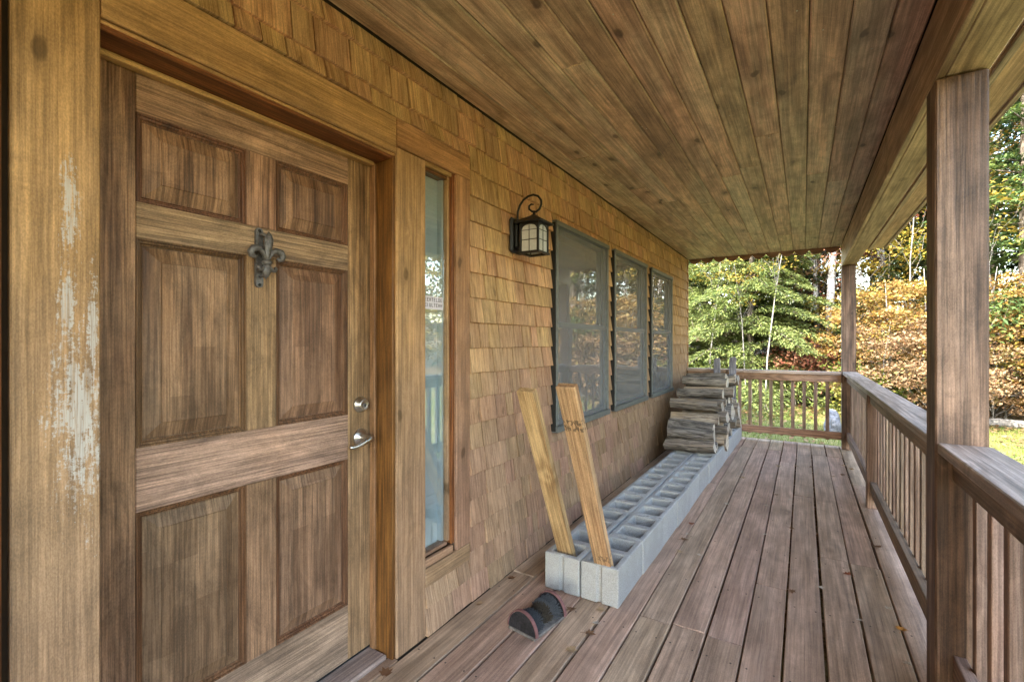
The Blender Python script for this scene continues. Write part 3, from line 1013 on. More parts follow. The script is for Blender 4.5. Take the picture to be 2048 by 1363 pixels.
# windows
for wi, (ya, yb) in enumerate(WIN):
    w = thing("window", (0, ya, WZ[0]), None, None)
    w.parent = house
    w.matrix_parent_inverse = WM[house].inverted()
    za, zb = WZ
    t = 0.030
    board("frame_side", -0.03, 0.034, ya, ya + t, za + 0.042, zb - t, m_winframe, w, 0.003)
    board("frame_side", -0.03, 0.034, yb - t, yb, za + 0.042, zb - t, m_winframe, w, 0.003)
    board("frame_head", -0.03, 0.040, ya - 0.006, yb + 0.006, zb - t + 0.0006, zb + 0.004, m_winframe, w, 0.003)
    board("sill", -0.03, 0.046, ya - 0.006, yb + 0.006, za, za + 0.0414, m_winframe, w, 0.004)
    board("shadow_line", -0.02, 0.030, ya - 0.010, ya - 0.0005, za + 0.01, zb - 0.01, m_dark, w, 0.001)  # black strip standing in for the shadow line left of the frame
    board("screen", 0.0175, 0.0182, ya + t + 0.001, yb - t - 0.001, za + 0.0422, zb - t - 0.001, m_screen, w, 0.0002)
    zm = 1.418
    ia, ib = ya + t + 0.001, yb - t - 0.001
    board("meeting_rail", -0.024, 0.012, ia, ib, zm - 0.018, zm + 0.018, m_winframe, w, 0.003)
    board("pane", -0.022, -0.018, ia + 0.03, ib - 0.03, zm + 0.0185, zb - t - 0.032, g_win, w, 0.0003)
    board("pane", -0.004, 0.000, ia + 0.03, ib - 0.03, za + 0.072, zm - 0.0185, g_win, w, 0.0003)
    for (y0, y1) in ((ia, ia + 0.030), (ib - 0.030, ib)):
        board("sash_stile", -0.028, -0.010, y0, y1, zm + 0.0185, zb - t - 0.001, m_sash, w, 0.002)
        board("sash_stile", -0.010 + 0.0005, 0.006, y0, y1, za + 0.0425, zm - 0.0185, m_sash, w, 0.002)
    board("sash_rail", -0.028, -0.010, ia + 0.0305, ib - 0.0305, zb - t - 0.0315, zb - t - 0.0015, m_sash, w, 0.002)
    board("sash_rail", -0.0095, 0.006, ia + 0.0305, ib - 0.0305, za + 0.0425, za + 0.0715, m_sash, w, 0.002)

# wall socket low on the wall
mb = MB()
mb.cbox(0.014, 0.026, 0.038, 0.004)
link("outlet_cover", mb.mesh("outlet_cover", m_metal), house, Matrix.Translation((0.012, 6.50, 0.53)))

# rooms behind the wall, and the roof over all
mb = MB()
mb.add([(x, y, z) for z in (-0.03, 2.52) for y in (-5.9, 7.0) for x in (-6.0, -0.172)],
       [(0, 1, 3, 2), (4, 6, 7, 5), (0, 4, 5, 1), (2, 3, 7, 6), (0, 2, 6, 4)])
link("interior", mb.mesh("interior", m_inside), house)
mb = MB()
mb.prism([(2.272, 2.535), (2.272, 2.63), (-3.0, 4.7), (-6.4, 3.1), (-6.4, 2.535)], lambda x, z: (x, -6.2, z), lambda x, z: (x, 7.22, z))
link("roof", mb.mesh("roof", m_roof), house)
mb = MB()
mb.box(-6.3, -6.05, -6.0, 7.08, -0.6, 2.54)
link("rear_wall", mb.mesh("rear_wall", m_sheath), house)

# ------------------------------------------------------------------ porch roof: ceiling boards, beam, posts
porch = thing("porch_roof", (1.0, 2.5, 2.2), "porch roof with a brown tongue and groove plank ceiling on square timber posts", "porch")
ceil = thing("ceiling", (1.0, 2.5, 2.49), None, None)
ceil.parent = porch
ceil.matrix_parent_inverse = WM[porch].inverted()
random.seed(13)
CZ = 2.494
xs = [0.004] + [0.119 + 0.132 * k for k in range(13)] + [1.8165]
for i in range(len(xs) - 1):
    x0, x1 = xs[i] + 0.0008, xs[i + 1] - 0.0008
    cuts = [-2.4]
    y = -2.4 + random.uniform(1.8, 4.4)
    while y < 6.2:
        cuts.append(y)
        y += random.uniform(2.6, 4.6)
    cuts.append(7.14)
    for a, b in zip(cuts, cuts[1:]):
        board("ceiling_board", x0 + 0.0006, x1 - 0.0006, a + 0.0006, b - 0.0006, CZ + random.uniform(-0.0012, 0.001), CZ + 0.02, m_ceil, ceil, 0.005)
mb = MB()
for k in range(130):
    mb.lathe([(0.0, 0.0032), (0.0022, 0.0026)], (random.uniform(0.1, 1.78), random.uniform(0.8, 7.0) ** 1.0, CZ - 0.0005), (0, 0, -1), 6)
tag(link("ceiling_nails", mb.mesh("ceiling_nails", plain("bright_nail", (0.55, 0.52, 0.46), 0.4, 0.3)), ceil), kind="stuff")
BZ = 2.237
bm_ = board("beam", 1.8455, 1.966, -2.4, 7.11, BZ, 2.49, m_beam, porch, 0.004)
board("beam_face", 1.818, 1.8425, -2.4, 7.115, BZ - 0.004, 2.4925, m_beam, porch, 0.003)
board("eave_soffit", 1.985, 2.236, -2.4, 7.14, 2.430, 2.444, m_beam, porch, 0.002)
board("soffit_strip", 1.967, 1.984, -2.4, 7.12, 2.405, 2.440, m_dark, porch, 0.002)
board("soffit_moulding", 2.085, 2.115, -2.4, 7.13, 2.4125, 2.4295, m_cap, porch, 0.004)
board("fascia", 2.2365, 2.262, -2.4, 7.16, 2.418, 2.62, m_cap, porch, 0.003)
# scalloped trim closing the far end
mb = MB()
poly = [(0.0, 2.56), (0.0, 2.484)]
npt, ns, wsc = 8, 11, 1.80 / 11
for k in range(ns):
    for t in range(1, npt + 1):
        u = t / npt
        poly.append((wsc * (k + u), 2.482 - 0.058 * math.sin(math.pi * u) ** 0.75))
poly.append((1.80, 2.56))
mb.prism(poly, lambda x, z: (x + 0.008, 7.150, z), lambda x, z: (x + 0.008, 7.165, z))
link("scalloped_trim", mb.mesh("scalloped_trim", m_rail_x), porch)
for (y0, y1) in ((2.205, 2.345), (6.955, 7.095)):
    p = board("post", 1.816, 1.956, y0, y1, 0.0, BZ - 0.005, m_post, porch, 0.006)

# ------------------------------------------------------------------ railings
RT = 0.945
rail = thing("side_railing", (1.9, 2.3, 0), "long brown wooden railing with square balusters beside the porch walkway", "railing", "porch railings")
SEG = [(-2.4, 2.2035), (2.3465, 6.9535)]
for (a, b) in SEG:
    board("cap_rail", 1.822, 1.966, a, b, RT - 0.038, RT, m_cap, rail, 0.004)
spans = [(-2.4, 2.2035), (2.3465, 4.6), (4.692, 6.9535)]
for (a, b) in spans:
    board("top_rail", 1.862, 1.900, a, b, RT - 0.038 - 0.0895, RT - 0.0385, m_rail, rail, 0.003)
    board("bottom_rail", 1.862, 1.900, a, b, 0.122, 0.211, m_rail, rail, 0.003)
    n = int(round((b - a) / 0.142))
    for i in range(n):
        y = a + (i + 0.5) * (b - a) / n + random.uniform(-0.003, 0.003)
        if y < 0.9:
            continue
        tilt = Matrix.Translation((0, y, 0)) @ Matrix.Rotation(random.uniform(-0.004, 0.004), 4, 'X')
        board("baluster", 1.9005, 1.9405, -0.020, 0.020, 0.085, RT - 0.0388, m_bal, rail, 0.0025, tilt)
board("newel", 1.842, 1.932, 4.6015, 4.6905, 0.0, RT - 0.0392, m_rail if False else m_bal, rail, 0.004)

er = thing("end_railing", (0.9, 7.03, 0), "short brown wooden railing closing the end of the porch behind the firewood", "railing", "porch railings")
ET = 0.935
board("cap_rail", 0.02, 1.815, 6.955, 7.095, ET - 0.038, ET, m_cap_x, er, 0.004)
board("top_rail", 0.02, 1.815, 6.995, 7.033, ET - 0.038 - 0.0895, ET - 0.0385, m_rail_x, er, 0.003)
board("bottom_rail", 0.02, 1.815, 6.995, 7.033, 0.108, 0.197, m_rail_x, er, 0.003)
for i in range(14):
    x = 0.068 + 0.1235 * i
    board("baluster", x - 0.019, x + 0.019, 7.0335, 7.0715, 0.09, ET - 0.0388, m_bal, er, 0.0025)

# ------------------------------------------------------------------ concrete blocks
mb = MB()
bx = [-0.099, -0.068, -0.010, 0.010, 0.068, 0.099]
by = [-0.198, -0.186, -0.164, -0.026, 0.026, 0.164, 0.186, 0.198]


def block_solid(x, y):
    if abs(x) < 0.068 and 0.026 < abs(y) < 0.164:
        return False
    if abs(x) < 0.010 and abs(y) > 0.186:
        return False
    return True


mb.gridsolid(bx, by, 0.0, 0.19, block_solid, lambda u, v, w: (u, v, w))
bme = mb.mesh("concrete_block", m_concrete, bevel=0.005)
ORD = ["first", "second", "third", "fourth", "fifth", "sixth", "seventh", "eighth", "ninth", "tenth", "eleventh", "twelfth"]
random.seed(31)
for r, (xc, nm) in enumerate(((0.350, "in the row nearer the shingle wall"), (0.553, "in the row nearer the walkway"))):
    for k in range(12):
        y = 2.215 + 0.199 + 0.400 * k + random.uniform(-0.0012, 0.0012)
        xx = xc + 0.0125 * (y - 2.2) + random.uniform(-0.006, 0.006) * (k > 0)
        o = link("concrete_block", bme, None, Matrix.Translation((xx, y, 0.0005)) @ Matrix.Rotation(-0.0125 + random.uniform(-0.011, 0.011) + (math.pi if random.random() < .5 else 0), 4, 'Z'))
        tag(o, f"grey hollow concrete block {nm}, {ORD[k]} from the leaning boards", "concrete block", "hollow concrete blocks laid on the deck")

# ------------------------------------------------------------------ leaning pine boards and weathered stakes
def stampmat():
    def ex(n, col, oc):
        s = n.node("ShaderNodeSeparateXYZ")
        n.put(s.inputs[0], oc)
        a = n.noise(n.vm('MULTIPLY', oc, (1, 1, 0.5)), 130, 2, 0.5)
        z = s.outputs[2]
        band = n.m('MULTIPLY', n.ramp(z, 0.385, 0.392), n.ramp(z, 0.452, 0.445))
        band2 = n.m('MULTIPLY', n.ramp(z, -0.385, -0.378), n.ramp(z, -0.338, -0.345))
        return n.mix(n.m('MULTIPLY', n.m('ADD', band, n.m('MULTIPLY', band2, 0.8)), n.m('MULTIPLY', n.ramp(a, 0.50, 0.58), 0.75)), col, (0.05, 0.035, 0.022))
    return wood("stamped_pine_board", 'z', (0.28, 0.165, 0.075), (0.46, 0.32, 0.16), (0.50, 0.37, 0.21), 0.4, 0.5, 0.6, 0.55, 0.4, 0.001, vary=0.0, fine=70, ringf=9, knotsc=2.0, gain=1.0, ringst=0.05, extra=ex)


for (base, top, mat, lab) in (((0.340, 2.375, 0.012), (0.352, 1.845, 1.085), m_lumber, "plain yellow pine board leaning out of the block beside the shingle wall"),
                              ((0.566, 2.335, 0.012), (0.566, 1.815, 1.118), stampmat(), "yellow pine board with black grade stamp leaning out of a block beside the walkway")):
    b, t = Vector(base), Vector(top)
    d = t - b
    L = d.length
    M = Matrix.Translation((b + t) / 2) @ d.to_track_quat('Z', 'Y').to_matrix().to_4x4()
    # keep the wide face square to the porch's length
    zax = d.normalized()
    xax = (Vector((1, 0, 0)) - zax * zax.x).normalized()
    yax = zax.cross(xax)
    rot = Matrix((xax, yax, zax)).transposed().to_4x4()
    mb = MB()
    mb.cbox(0.0445, 0.019, L / 2, 0.003)
    o = link("pine_board", mb.mesh("pine_board", mat), None, Matrix.Translation((b + t) / 2) @ rot)
    tag(o, lab, "board", "boards leaning out of the blocks")
for (x, top, lab) in ((0.425, 1.085, "weathered grey stake behind the firewood stack, nearer the wall"), (0.618, 1.105, "weathered grey stake behind the firewood stack, nearer the walkway")):
    mb = MB()
    hw = 0.040
    poly = [(-hw, 0.012), (hw, 0.012), (hw, top - 0.012), (hw * 0.6, top), (-hw * 0.3, top + 0.002), (-hw, top - 0.03)]
    mb.prism([(px, pz) for px, pz in poly], lambda a, c: (a, -0.019, c), lambda a, c: (a, 0.019, c))
    tag(link("wooden_stake", mb.mesh("wooden_stake", m_greywood, bevel=0.002), None, Matrix.Translation((x, 6.84, 0.0)) @ Matrix.Rotation(-0.035, 4, 'X')), lab, "stake", "stakes behind the firewood stack")

# ------------------------------------------------------------------ firewood
random.seed(77)


def log_mesh(kind):
    mb = MB()
    L = random.uniform(0.43, 0.49)
    nr = 9
    if kind == 'round':
        rr = random.uniform(0.045, 0.072)
        sec = [(rr * random.uniform(0.92, 1.08) * math.cos(2 * math.pi * k / nr), rr * random.uniform(0.92, 1.08) * math.sin(2 * math.pi * k / nr)) for k in range(nr)]
        bark = range(nr)
    else:
        R0 = random.uniform(0.105, 0.155)
        a0 = random.uniform(R(70), R(120))
        nb = 6
        sec = [(random.uniform(-0.006, 0.006), random.uniform(-0.006, 0.006))]
        for k in range(nb):
            a = -a0 / 2 + a0 * k / (nb - 1)
            sec.append((R0 * random.uniform(0.85, 1.1) * math.cos(a), R0 * random.uniform(0.85, 1.1) * math.sin(a)))
        # extra points on the two split faces
        sec.insert(1, ((sec[0][0] + sec[1][0]) / 2 + random.uniform(-0.006, 0.006), (sec[0][1] + sec[1][1]) / 2 + random.uniform(-0.006, 0.006)))
        sec.append(((sec[0][0] + sec[-1][0]) / 2 + random.uniform(-0.006, 0.006), (sec[0][1] + sec[-1][1]) / 2 + random.uniform(-0.006, 0.006)))
        cx = sum(p[0] for p in sec) / len(sec)
        cy = sum(p[1] for p in sec) / len(sec)
        sec = [(p[0] - cx, p[1] - cy) for p in sec]
        nr = len(sec)
        bark = range(2, nr - 2)
    NS = 8
    tw = random.uniform(-0.35, 0.35)
    bend = [random.uniform(-0.006, 0.006) for _ in range(4)]
    for i in range(NS):
        u = i / (NS - 1)
        x = -L / 2 + L * u + (random.uniform(-0.004, 0.004) if 0 < i < NS - 1 else 0)
        ca, sa = math.cos(tw * (u - .5)), math.sin(tw * (u - .5))
        sc = random.uniform(0.975, 1.025)
        oy = bend[0] * math.sin(3.1 * u) + bend[1] * math.sin(6 * u)
        oz = bend[2] * math.sin(3.1 * u) + bend[3] * math.sin(6 * u)
        sl = random.uniform(-0.02, 0.02) if i in (0, NS - 1) else 0
        for (a, b) in sec:
            j = random.uniform(0.965, 1.035) * sc
            mb.v.append((x + sl * a * 8, (a * ca - b * sa) * j + oy, (a * sa + b * ca) * j + oz))
    for i in range(NS - 1):
        for k in range(nr):
            k2 = (k + 1) % nr
            mb.quad(i * nr + k, i * nr + k2, (i + 1) * nr + k2, (i + 1) * nr + k, m=1 if k in bark else 0)
    mb.quad(*range(nr), m=2)
    mb.quad(*[(NS - 1) * nr + k for k in range(nr)], m=2)
    return mb.mesh("firewood_log", [m_logside, m_logbark, m_logend])


LM = [log_mesh('split') for _ in range(14)] + [log_mesh('round') for _ in range(3)]


def stack_top(y):
    for yy, z in ((5.02, 0.33), (5.32, 0.46), (5.5, 0.60), (5.72, 0.76), (9, 0.90)):
        if y < yy:
            return z


rowp = 0.116
ROWN = ['bottom', 'second', 'third', 'fourth', 'fifth', 'sixth', 'seventh', 'eighth']
for row in range(7):
    z = 0.192 + 0.056 + rowp * row
    y = 4.90 + random.uniform(-0.02, 0.10)
    while y < 6.72:
        if z - 0.01 < stack_top(y):
            mi_ = random.randrange(len(LM))
            m = LM[mi_]
            xx = 0.44 + 0.0125 * (y - 2.2) * 0.3 + random.uniform(-0.055, 0.055)
            M = Matrix.Translation((xx, y, z + random.uniform(-0.014, 0.018))) @ Matrix.Rotation(random.uniform(-0.13, 0.13), 4, 'Z') @ Matrix.Rotation(random.uniform(-0.07, 0.07), 4, 'Y') @ Matrix.Rotation(random.uniform(0, 6.28), 4, 'X') @ (Matrix.Rotation(math.pi, 4, 'Z') if random.random() < .5 else Matrix.Identity(4))
            tag(link("firewood_log", m, None, M), ("split" if mi_ < 14 else "round") + " grey firewood log in the " + ROWN[row] + " row of the stack on the concrete blocks", "log", "firewood logs stacked on the blocks")
        y += random.uniform(0.115, 0.16)

# ------------------------------------------------------------------ boot brush
bb = thing("boot_brush", (0.34, 1.90, 0), "boot scraper brush with grey bristles between two red rimmed half discs", "boot brush")
m_bristle = plain("grey_bristle", (0.075, 0.08, 0.09), 0.6, 0, 0.5, 200)
m_bristle2 = plain("brown_bristle", (0.055, 0.042, 0.03), 0.7, 0, 0.5, 200)
m_redrim = plain("faded_red_plastic", (0.17, 0.075, 0.07), 0.55, 0, 0.25, 40)
m_mud = plain("dark_muddy_wood", (0.014, 0.012, 0.014), 0.75, 0, 0.8, 60, 1.0, 0.004)
m_bbase = plain("dirty_grey_plank", (0.15, 0.13, 0.115), 0.8, 0, 0.4, 30)
BM = Matrix.Translation((0.372, 1.915, 0)) @ Matrix.Rotation(-0.16, 4, 'Z') @ Matrix.Scale(0.80, 4)
RB = 0.102
o = board("base", -0.095, 0.095, -0.150, 0.150, 0.0, 0.016, m_bbase, bb, 0.003, BM)
for sy in (-0.135, 0.135):
    mb = MB()
    poly = [(RB * math.cos(math.pi * k / 16), 0.017 + RB * 1.08 * math.sin(math.pi * k / 16)) for k in range(17)]
    mb.prism(poly, lambda x, z: (x * 0.95, sy - 0.009, z - 0.004 if z > 0.02 else z), lambda x, z: (x * 0.95, sy + 0.009, z - 0.004 if z > 0.02 else z))
    e = link("end_disc", mb.mesh("end_disc", m_mud), bb, BM)
    mb = MB()
    n_ = 17
    for (rr, yy) in ((RB * 0.975, -0.0105), (RB * 1.02, -0.0105), (RB * 1.02, 0.0105), (RB * 0.975, 0.0105)):
        for k in range(n_):
            a = math.pi * k / (n_ - 1)
            mb.v.append((rr * math.cos(a), sy + yy, 0.017 + rr * 1.08 * math.sin(a)))
    for r_ in range(4):
        for k in range(n_ - 1):
            mb.quad(r_ * n_ + k, r_ * n_ + k + 1, ((r_ + 1) % 4) * n_ + k + 1, ((r_ + 1) % 4) * n_ + k)
    mb.quad(0, n_, 2 * n_, 3 * n_)
    mb.quad(n_ - 1, 2 * n_ - 1, 3 * n_ - 1, 4 * n_ - 1)
    link("red_rim", mb.mesh("red_rim", m_redrim), e, BM)


def tufts(name, mat, ya, yb, ny, rout, na, inward):
    mb = MB()
    for i in range(ny):
        y = ya + (yb - ya) * i / max(1, ny - 1)
        for k in range(na):
            a = R(10) + R(160) * k / (na - 1) + random.uniform(-0.04, 0.04)
            for t in range(3):
                aa = a + random.uniform(-0.05, 0.05)
                yy = y + random.uniform(-0.005, 0.005)
                r0, r1 = 0.045, rout(y) * random.uniform(0.94, 1.03)
                p0 = Vector((r0 * math.cos(aa), yy, 0.017 + r0 * math.sin(aa)))
                p1 = Vector((r1 * math.cos(aa), yy + random.uniform(-0.004, 0.004), 0.017 + r1 * 1.05 * math.sin(aa)))
                d = 0.0028
                s = Vector((-math.sin(aa), 0, math.cos(aa))) * d
                yv = Vector((0, d, 0))
                mb.add([p0 - s, p0 + yv, p0 + s, p1 - s * .8, p1 + yv * .8, p1 + s * .8], [(0, 1, 4, 3), (1, 2, 5, 4), (2, 0, 3, 5), (3, 4, 5)])
    return tag(link(name, mb.mesh(name, mat), bb, BM), kind="stuff")


tufts("bristles", m_bristle, -0.118, -0.040, 7, lambda y: 0.094 - 0.25 * max(0, y + 0.10) * 0.9, 19, 0)
tufts("bristles", m_bristle, 0.052, 0.118, 6, lambda y: 0.094, 19, 0)
tufts("brown_bristles", m_bristle2, -0.030, 0.045, 9, lambda y: 0.066 + 0.25 * max(0, y + 0.01) * 1.2, 19, 0)
mb = MB()
mb.tube([(0, -0.13, 0.03), (0, 0.13, 0.03)], 0.045, 12)
link("core", mb.mesh("core", m_mud), bb, BM)

# ------------------------------------------------------------------ lantern
lt = thing("wall_lantern", (0.0, 2.30, 1.8), "black iron wall lantern with white glass panes and curled scroll arm", "lantern")
mb = MB()
mb.cbox(0.013, 0.066, 0.100, 0.012)
link("back_plate", mb.mesh("back_plate", m_black), lt, Matrix.Translation((0.022, 2.300, 1.905)))
mb = MB()
mb.cbox(0.010, 0.045, 0.075, 0.008)
link("back_box", mb.mesh("back_box", m_black), lt, Matrix.Translation((0.045, 2.300, 1.905)))
arm = [(0.036, 1.960), (0.031, 2.005), (0.033, 2.045), (0.047, 2.079), (0.070, 2.106), (0.101, 2.122), (0.135, 2.125), (0.165, 2.112), (0.183, 2.088), (0.185, 2.065), (0.174, 2.040), (0.152, 2.027), (0.126, 2.032), (0.108, 2.048), (0.107, 2.065), (0.121, 2.074), (0.136, 2.070)]
mb = MB()
mb.tube([(x, 2.300, z) for x, z in arm], [0.0065] * 14 + [0.006, 0.0055, 0.004], 8)
mb.lathe([(0.0, 0.011), (0.012, 0.010), (0.020, 0.006), (0.030, 0.007)], (0.139, 2.300, 2.004), (0, 0, 1), 12)
link("scroll_arm", mb.mesh("scroll_arm", m_black, True), lt)
LX0, LX1, LY0, LY1, LZ0, LZ1 = 0.078, 0.200, 2.238, 2.362, 1.790, 1.962
mb = MB()
cx_, cy_ = (LX0 + LX1) / 2, (LY0 + LY1) / 2
rings = [(0.082, 1.958), (0.082, 1.968), (0.072, 1.974), (0.016, 2.006), (0.010, 2.012)]
for (h, z) in rings:
    mb.v += [(cx_ - h, cy_ - h, z), (cx_ + h, cy_ - h, z), (cx_ + h, cy_ + h, z), (cx_ - h, cy_ + h, z)]
for i in range(len(rings) - 1):
    for k in range(4):
        mb.quad(i * 4 + k, i * 4 + (k + 1) % 4, i * 4 + 4 + (k + 1) % 4, i * 4 + 4 + k)
mb.quad(3, 2, 1, 0)
mb.quad(16, 17, 18, 19)
link("lantern_roof", mb.mesh("lantern_roof", m_black), lt)
t = 0.012
for (x, y) in ((LX0, LY0), (LX1 - t, LY0), (LX0, LY1 - t), (LX1 - t, LY1 - t)):
    board("corner_bar", x, x + t, y, y + t, LZ0 + 0.012, LZ1 - 0.004, m_black, lt, 0.0015)
mb = MB()
mb.gridsolid([LX0 - 0.004, LX0 + 0.012, LX1 - 0.012, LX1 + 0.004], [LY0 - 0.004, LY0 + 0.012, LY1 - 0.012, LY1 + 0.004], LZ0, LZ0 + 0.0115,
             lambda u, v: not (LX0 + 0.012 < u < LX1 - 0.012 and LY0 + 0.012 < v < LY1 - 0.012), lambda u, v, w: (u, v, w))
link("bottom_ring", mb.mesh("bottom_ring", m_black), lt)
for s in range(4):
    M = Matrix.Translation((cx_, cy_, 0)) @ Matrix.Rotation(s * math.pi / 2, 4, 'Z')
    h = (LX1 - LX0) / 2
    zb_, zt_ = LZ0 + 0.013, LZ1 - 0.005
    gp = board("glass_pane", -h + t + .0005, h - t - .0005, -h + 0.0065, -h + 0.0085, zb_, zt_, m_lampglass, lt, 0.0005, M)
    mb = MB()
    # arched head, two cross bars and one upright over the pane
    a0 = h - t
    arch = [(-a0, zt_), (-a0, zt_ - 0.030)] + [(-(a0 - 0.004) * math.cos(math.pi * k / 10), zt_ - 0.030 + 0.021 * math.sin(math.pi * k / 10)) for k in range(11)] + [(a0, zt_ - 0.030), (a0, zt_)]
    mb.prism(arch, lambda x, z: (x, -h + 0.002, z), lambda x, z: (x, -h + 0.006, z))
    link("arch_head", mb.mesh("arch_head", m_black), lt, M)
    board("muntin", -0.0018, 0.0018, -h + 0.003, -h + 0.0062, zb_, zt_ - 0.012, m_black, lt, 0.0006, M)
    for zz in (zb_ + 0.062, zb_ + 0.115):
        board("muntin", -a0, a0, -h + 0.0025, -h + 0.0058, zz - 0.0016, zz + 0.0016, m_black, lt, 0.0006, M)
mb = MB()
mb.lathe([(0.0, 0.012), (0.03, 0.014), (0.045, 0.022), (0.08, 0.026), (0.105, 0.018), (0.118, 0.006)], (cx_, cy_, 1.935), (0, 0, -1), 14)
link("bulb", mb.mesh("bulb", m_lampglass, True), lt)

# ------------------------------------------------------------------ fallen leaves on the deck
random.seed(101)
LEAFC = {"tan": (0.40, 0.27, 0.15), "brown": (0.20, 0.10, 0.05), "orange": (0.45, 0.19, 0.035), "rust": (0.26, 0.075, 0.03), "pale": (0.48, 0.40, 0.31)}
LEAFM = {k: leafmat("fallen_leaf_" + k, [tuple(c * 0.75 for c in v), v, tuple(min(1, c * 1.2) for c in v)], 0.2, gain=1.0) for k, v in LEAFC.items()}


def maple(mat):
    mb = MB()
    pts = []
    lob = [(0, 1.0), (0.30, 0.55), (0.62, 0.86), (0.95, 0.45), (1.35, 0.66), (1.9, 0.33), (2.6, 0.36), (3.05, 0.16)]
    ring = [(a, r) for a, r in lob] + [(-a, r) for a, r in reversed(lob[1:])]
    cv, cu = random.uniform(0.4, 1.1), random.uniform(-0.6, 1.0)
    mb.v.append((0, 0, 0.004))
    for a, r in ring:
        r *= random.uniform(0.85, 1.1)
        x, y = r * math.sin(a), r * math.cos(a)
        mb.v.append((x, y, 0.05 + cv * (x * x) * 0.55 + cu * max(0, y) ** 2 * 0.35 + random.uniform(0, 0.08)))
    n = len(ring)
    for k in range(n):
        mb.quad(0, 1 + k, 1 + (k + 1) % n)
    mb.tube([(0, -0.1, 0.05), (0.05, -0.5, 0.12), (0.0, -0.85, 0.05)], [0.02, 0.018, 0.02], 4)
    return mb.mesh("fallen_leaf", mat)


LEAVES = [(1.196, 5.638, "tan"), (1.743, 5.606, "brown"), (1.845, 5.924, "tan"), (1.327, 4.509, "pale"), (0.899, 4.113, "pale"), (0.737, 3.532, "rust"),
          (1.191, 3.603, "pale"), (0.885, 3.046, "pale"), (1.634, 3.229, "rust"), (1.365, 2.86, "brown"), (1.495, 2.981, "pale"), (1.64, 2.727, "pale"),
          (1.796, 2.732, "orange"), (0.579, 1.823, "tan"), (0.602, 1.962, "brown"), (0.60, 2.054, "pale"), (0.59, 2.165, "tan"), (0.46, 2.10, "brown"),
          (0.745, 3.223, "brown"), (0.775, 3.026, "tan"), (0.03, 1.30, "brown"), (0.045, 1.898, "tan"), (0.045, 2.198, "brown")]
for k in range(16):
    LEAVES.append((GAP0 + PITCH * random.randint(5, 12) + random.uniform(-0.03, 0.03), random.uniform(2.0, 6.8), random.choice(["pale", "pale", "tan", "brown"])))
LW = {"tan": "curled tan maple leaf fallen on the brown deck boards", "brown": "dry dark brown leaf fallen on the brown deck boards", "pale": "small pale shrivelled leaf fallen on the deck boards",
      "rust": "rust red leaf fallen on the brown deck boards", "orange": "bright orange leaf fallen on the deck beside the railing"}
for (x, y, c) in LEAVES:
    s = random.uniform(0.034, 0.048) * (0.7 if c == "pale" else 1)
    M = Matrix.Translation((x, y, 0.001)) @ Matrix.Rotation(random.uniform(0, 6.28), 4, 'Z') @ Matrix.Rotation(random.uniform(-0.1, 0.1), 4, 'X') @ Matrix.Diagonal((s, s, s * 0.9, 1))
    tag(link("fallen_leaf", maple(LEAFM[c]), None, M), LW[c], "leaf", "fallen leaves on the deck")

# ------------------------------------------------------------------ trees
def leaf_cloud(P, size, up=0.5, stretch=1.7, jit=0.5, dirs=None):
    """Arrays for one diamond-shaped leaf at every point of P."""
    n = len(P)
    N = RNG.normal(size=(n, 3))
    N /= np.linalg.norm(N, axis=1)[:, None]
    N[:, 2] = np.abs(N[:, 2]) + up
    N /= np.linalg.norm(N, axis=1)[:, None]
    T = RNG.normal(size=(n, 3)) if dirs is None else dirs + RNG.normal(size=(n, 3)) * 0.35
    T -= N * (T * N).sum(1)[:, None]
    T /= np.linalg.norm(T, axis=1)[:, None] + 1e-9
    B = np.cross(N, T)
    s = size * RNG.uniform(1 - jit, 1 + jit, n)[:, None]
    V = np.empty((n, 4, 3))
    V[:, 0] = P - T * s * 0.5
    V[:, 1] = P + B * s * 0.5 / stretch + N * s * 0.06
    V[:, 2] = P + T * s * 0.5
    V[:, 3] = P - B * s * 0.5 / stretch + N * s * 0.06
    return V.reshape(-1, 3)


def quads_mesh(name, V, mat, per=4):
    n = len(V) // per
    me = bpy.data.meshes.new(name)
    me.vertices.add(len(V))
    me.vertices.foreach_set("co", V.astype(np.float32).ravel())
    me.loops.add(n * per)
    me.loops.foreach_set("vertex_index", np.arange(n * per, dtype=np.int32))
    me.polygons.add(n)
    me.polygons.foreach_set("loop_start", np.arange(0, n * per, per, dtype=np.int32))
    me.materials.append(mat)
    me.update()
    me.validate()
    return me


def limb(mb, a, b, r0, r1, n=6, sag=0.0):
    a, b = Vector(a), Vector(b)
    pts, rad = [], []
    w = (b - a).length * 0.05
    for i in range(5):
        u = i / 4
        p = a.lerp(b, u) + Vector((random.uniform(-w, w), random.uniform(-w, w), random.uniform(-w, w) + sag * math.sin(math.pi * u))) * (1 if 0 < i < 4 else 0)
        pts.append(p)
        rad.append(r0 + (r1 - r0) * u)
    mb.tube(pts, rad, n)


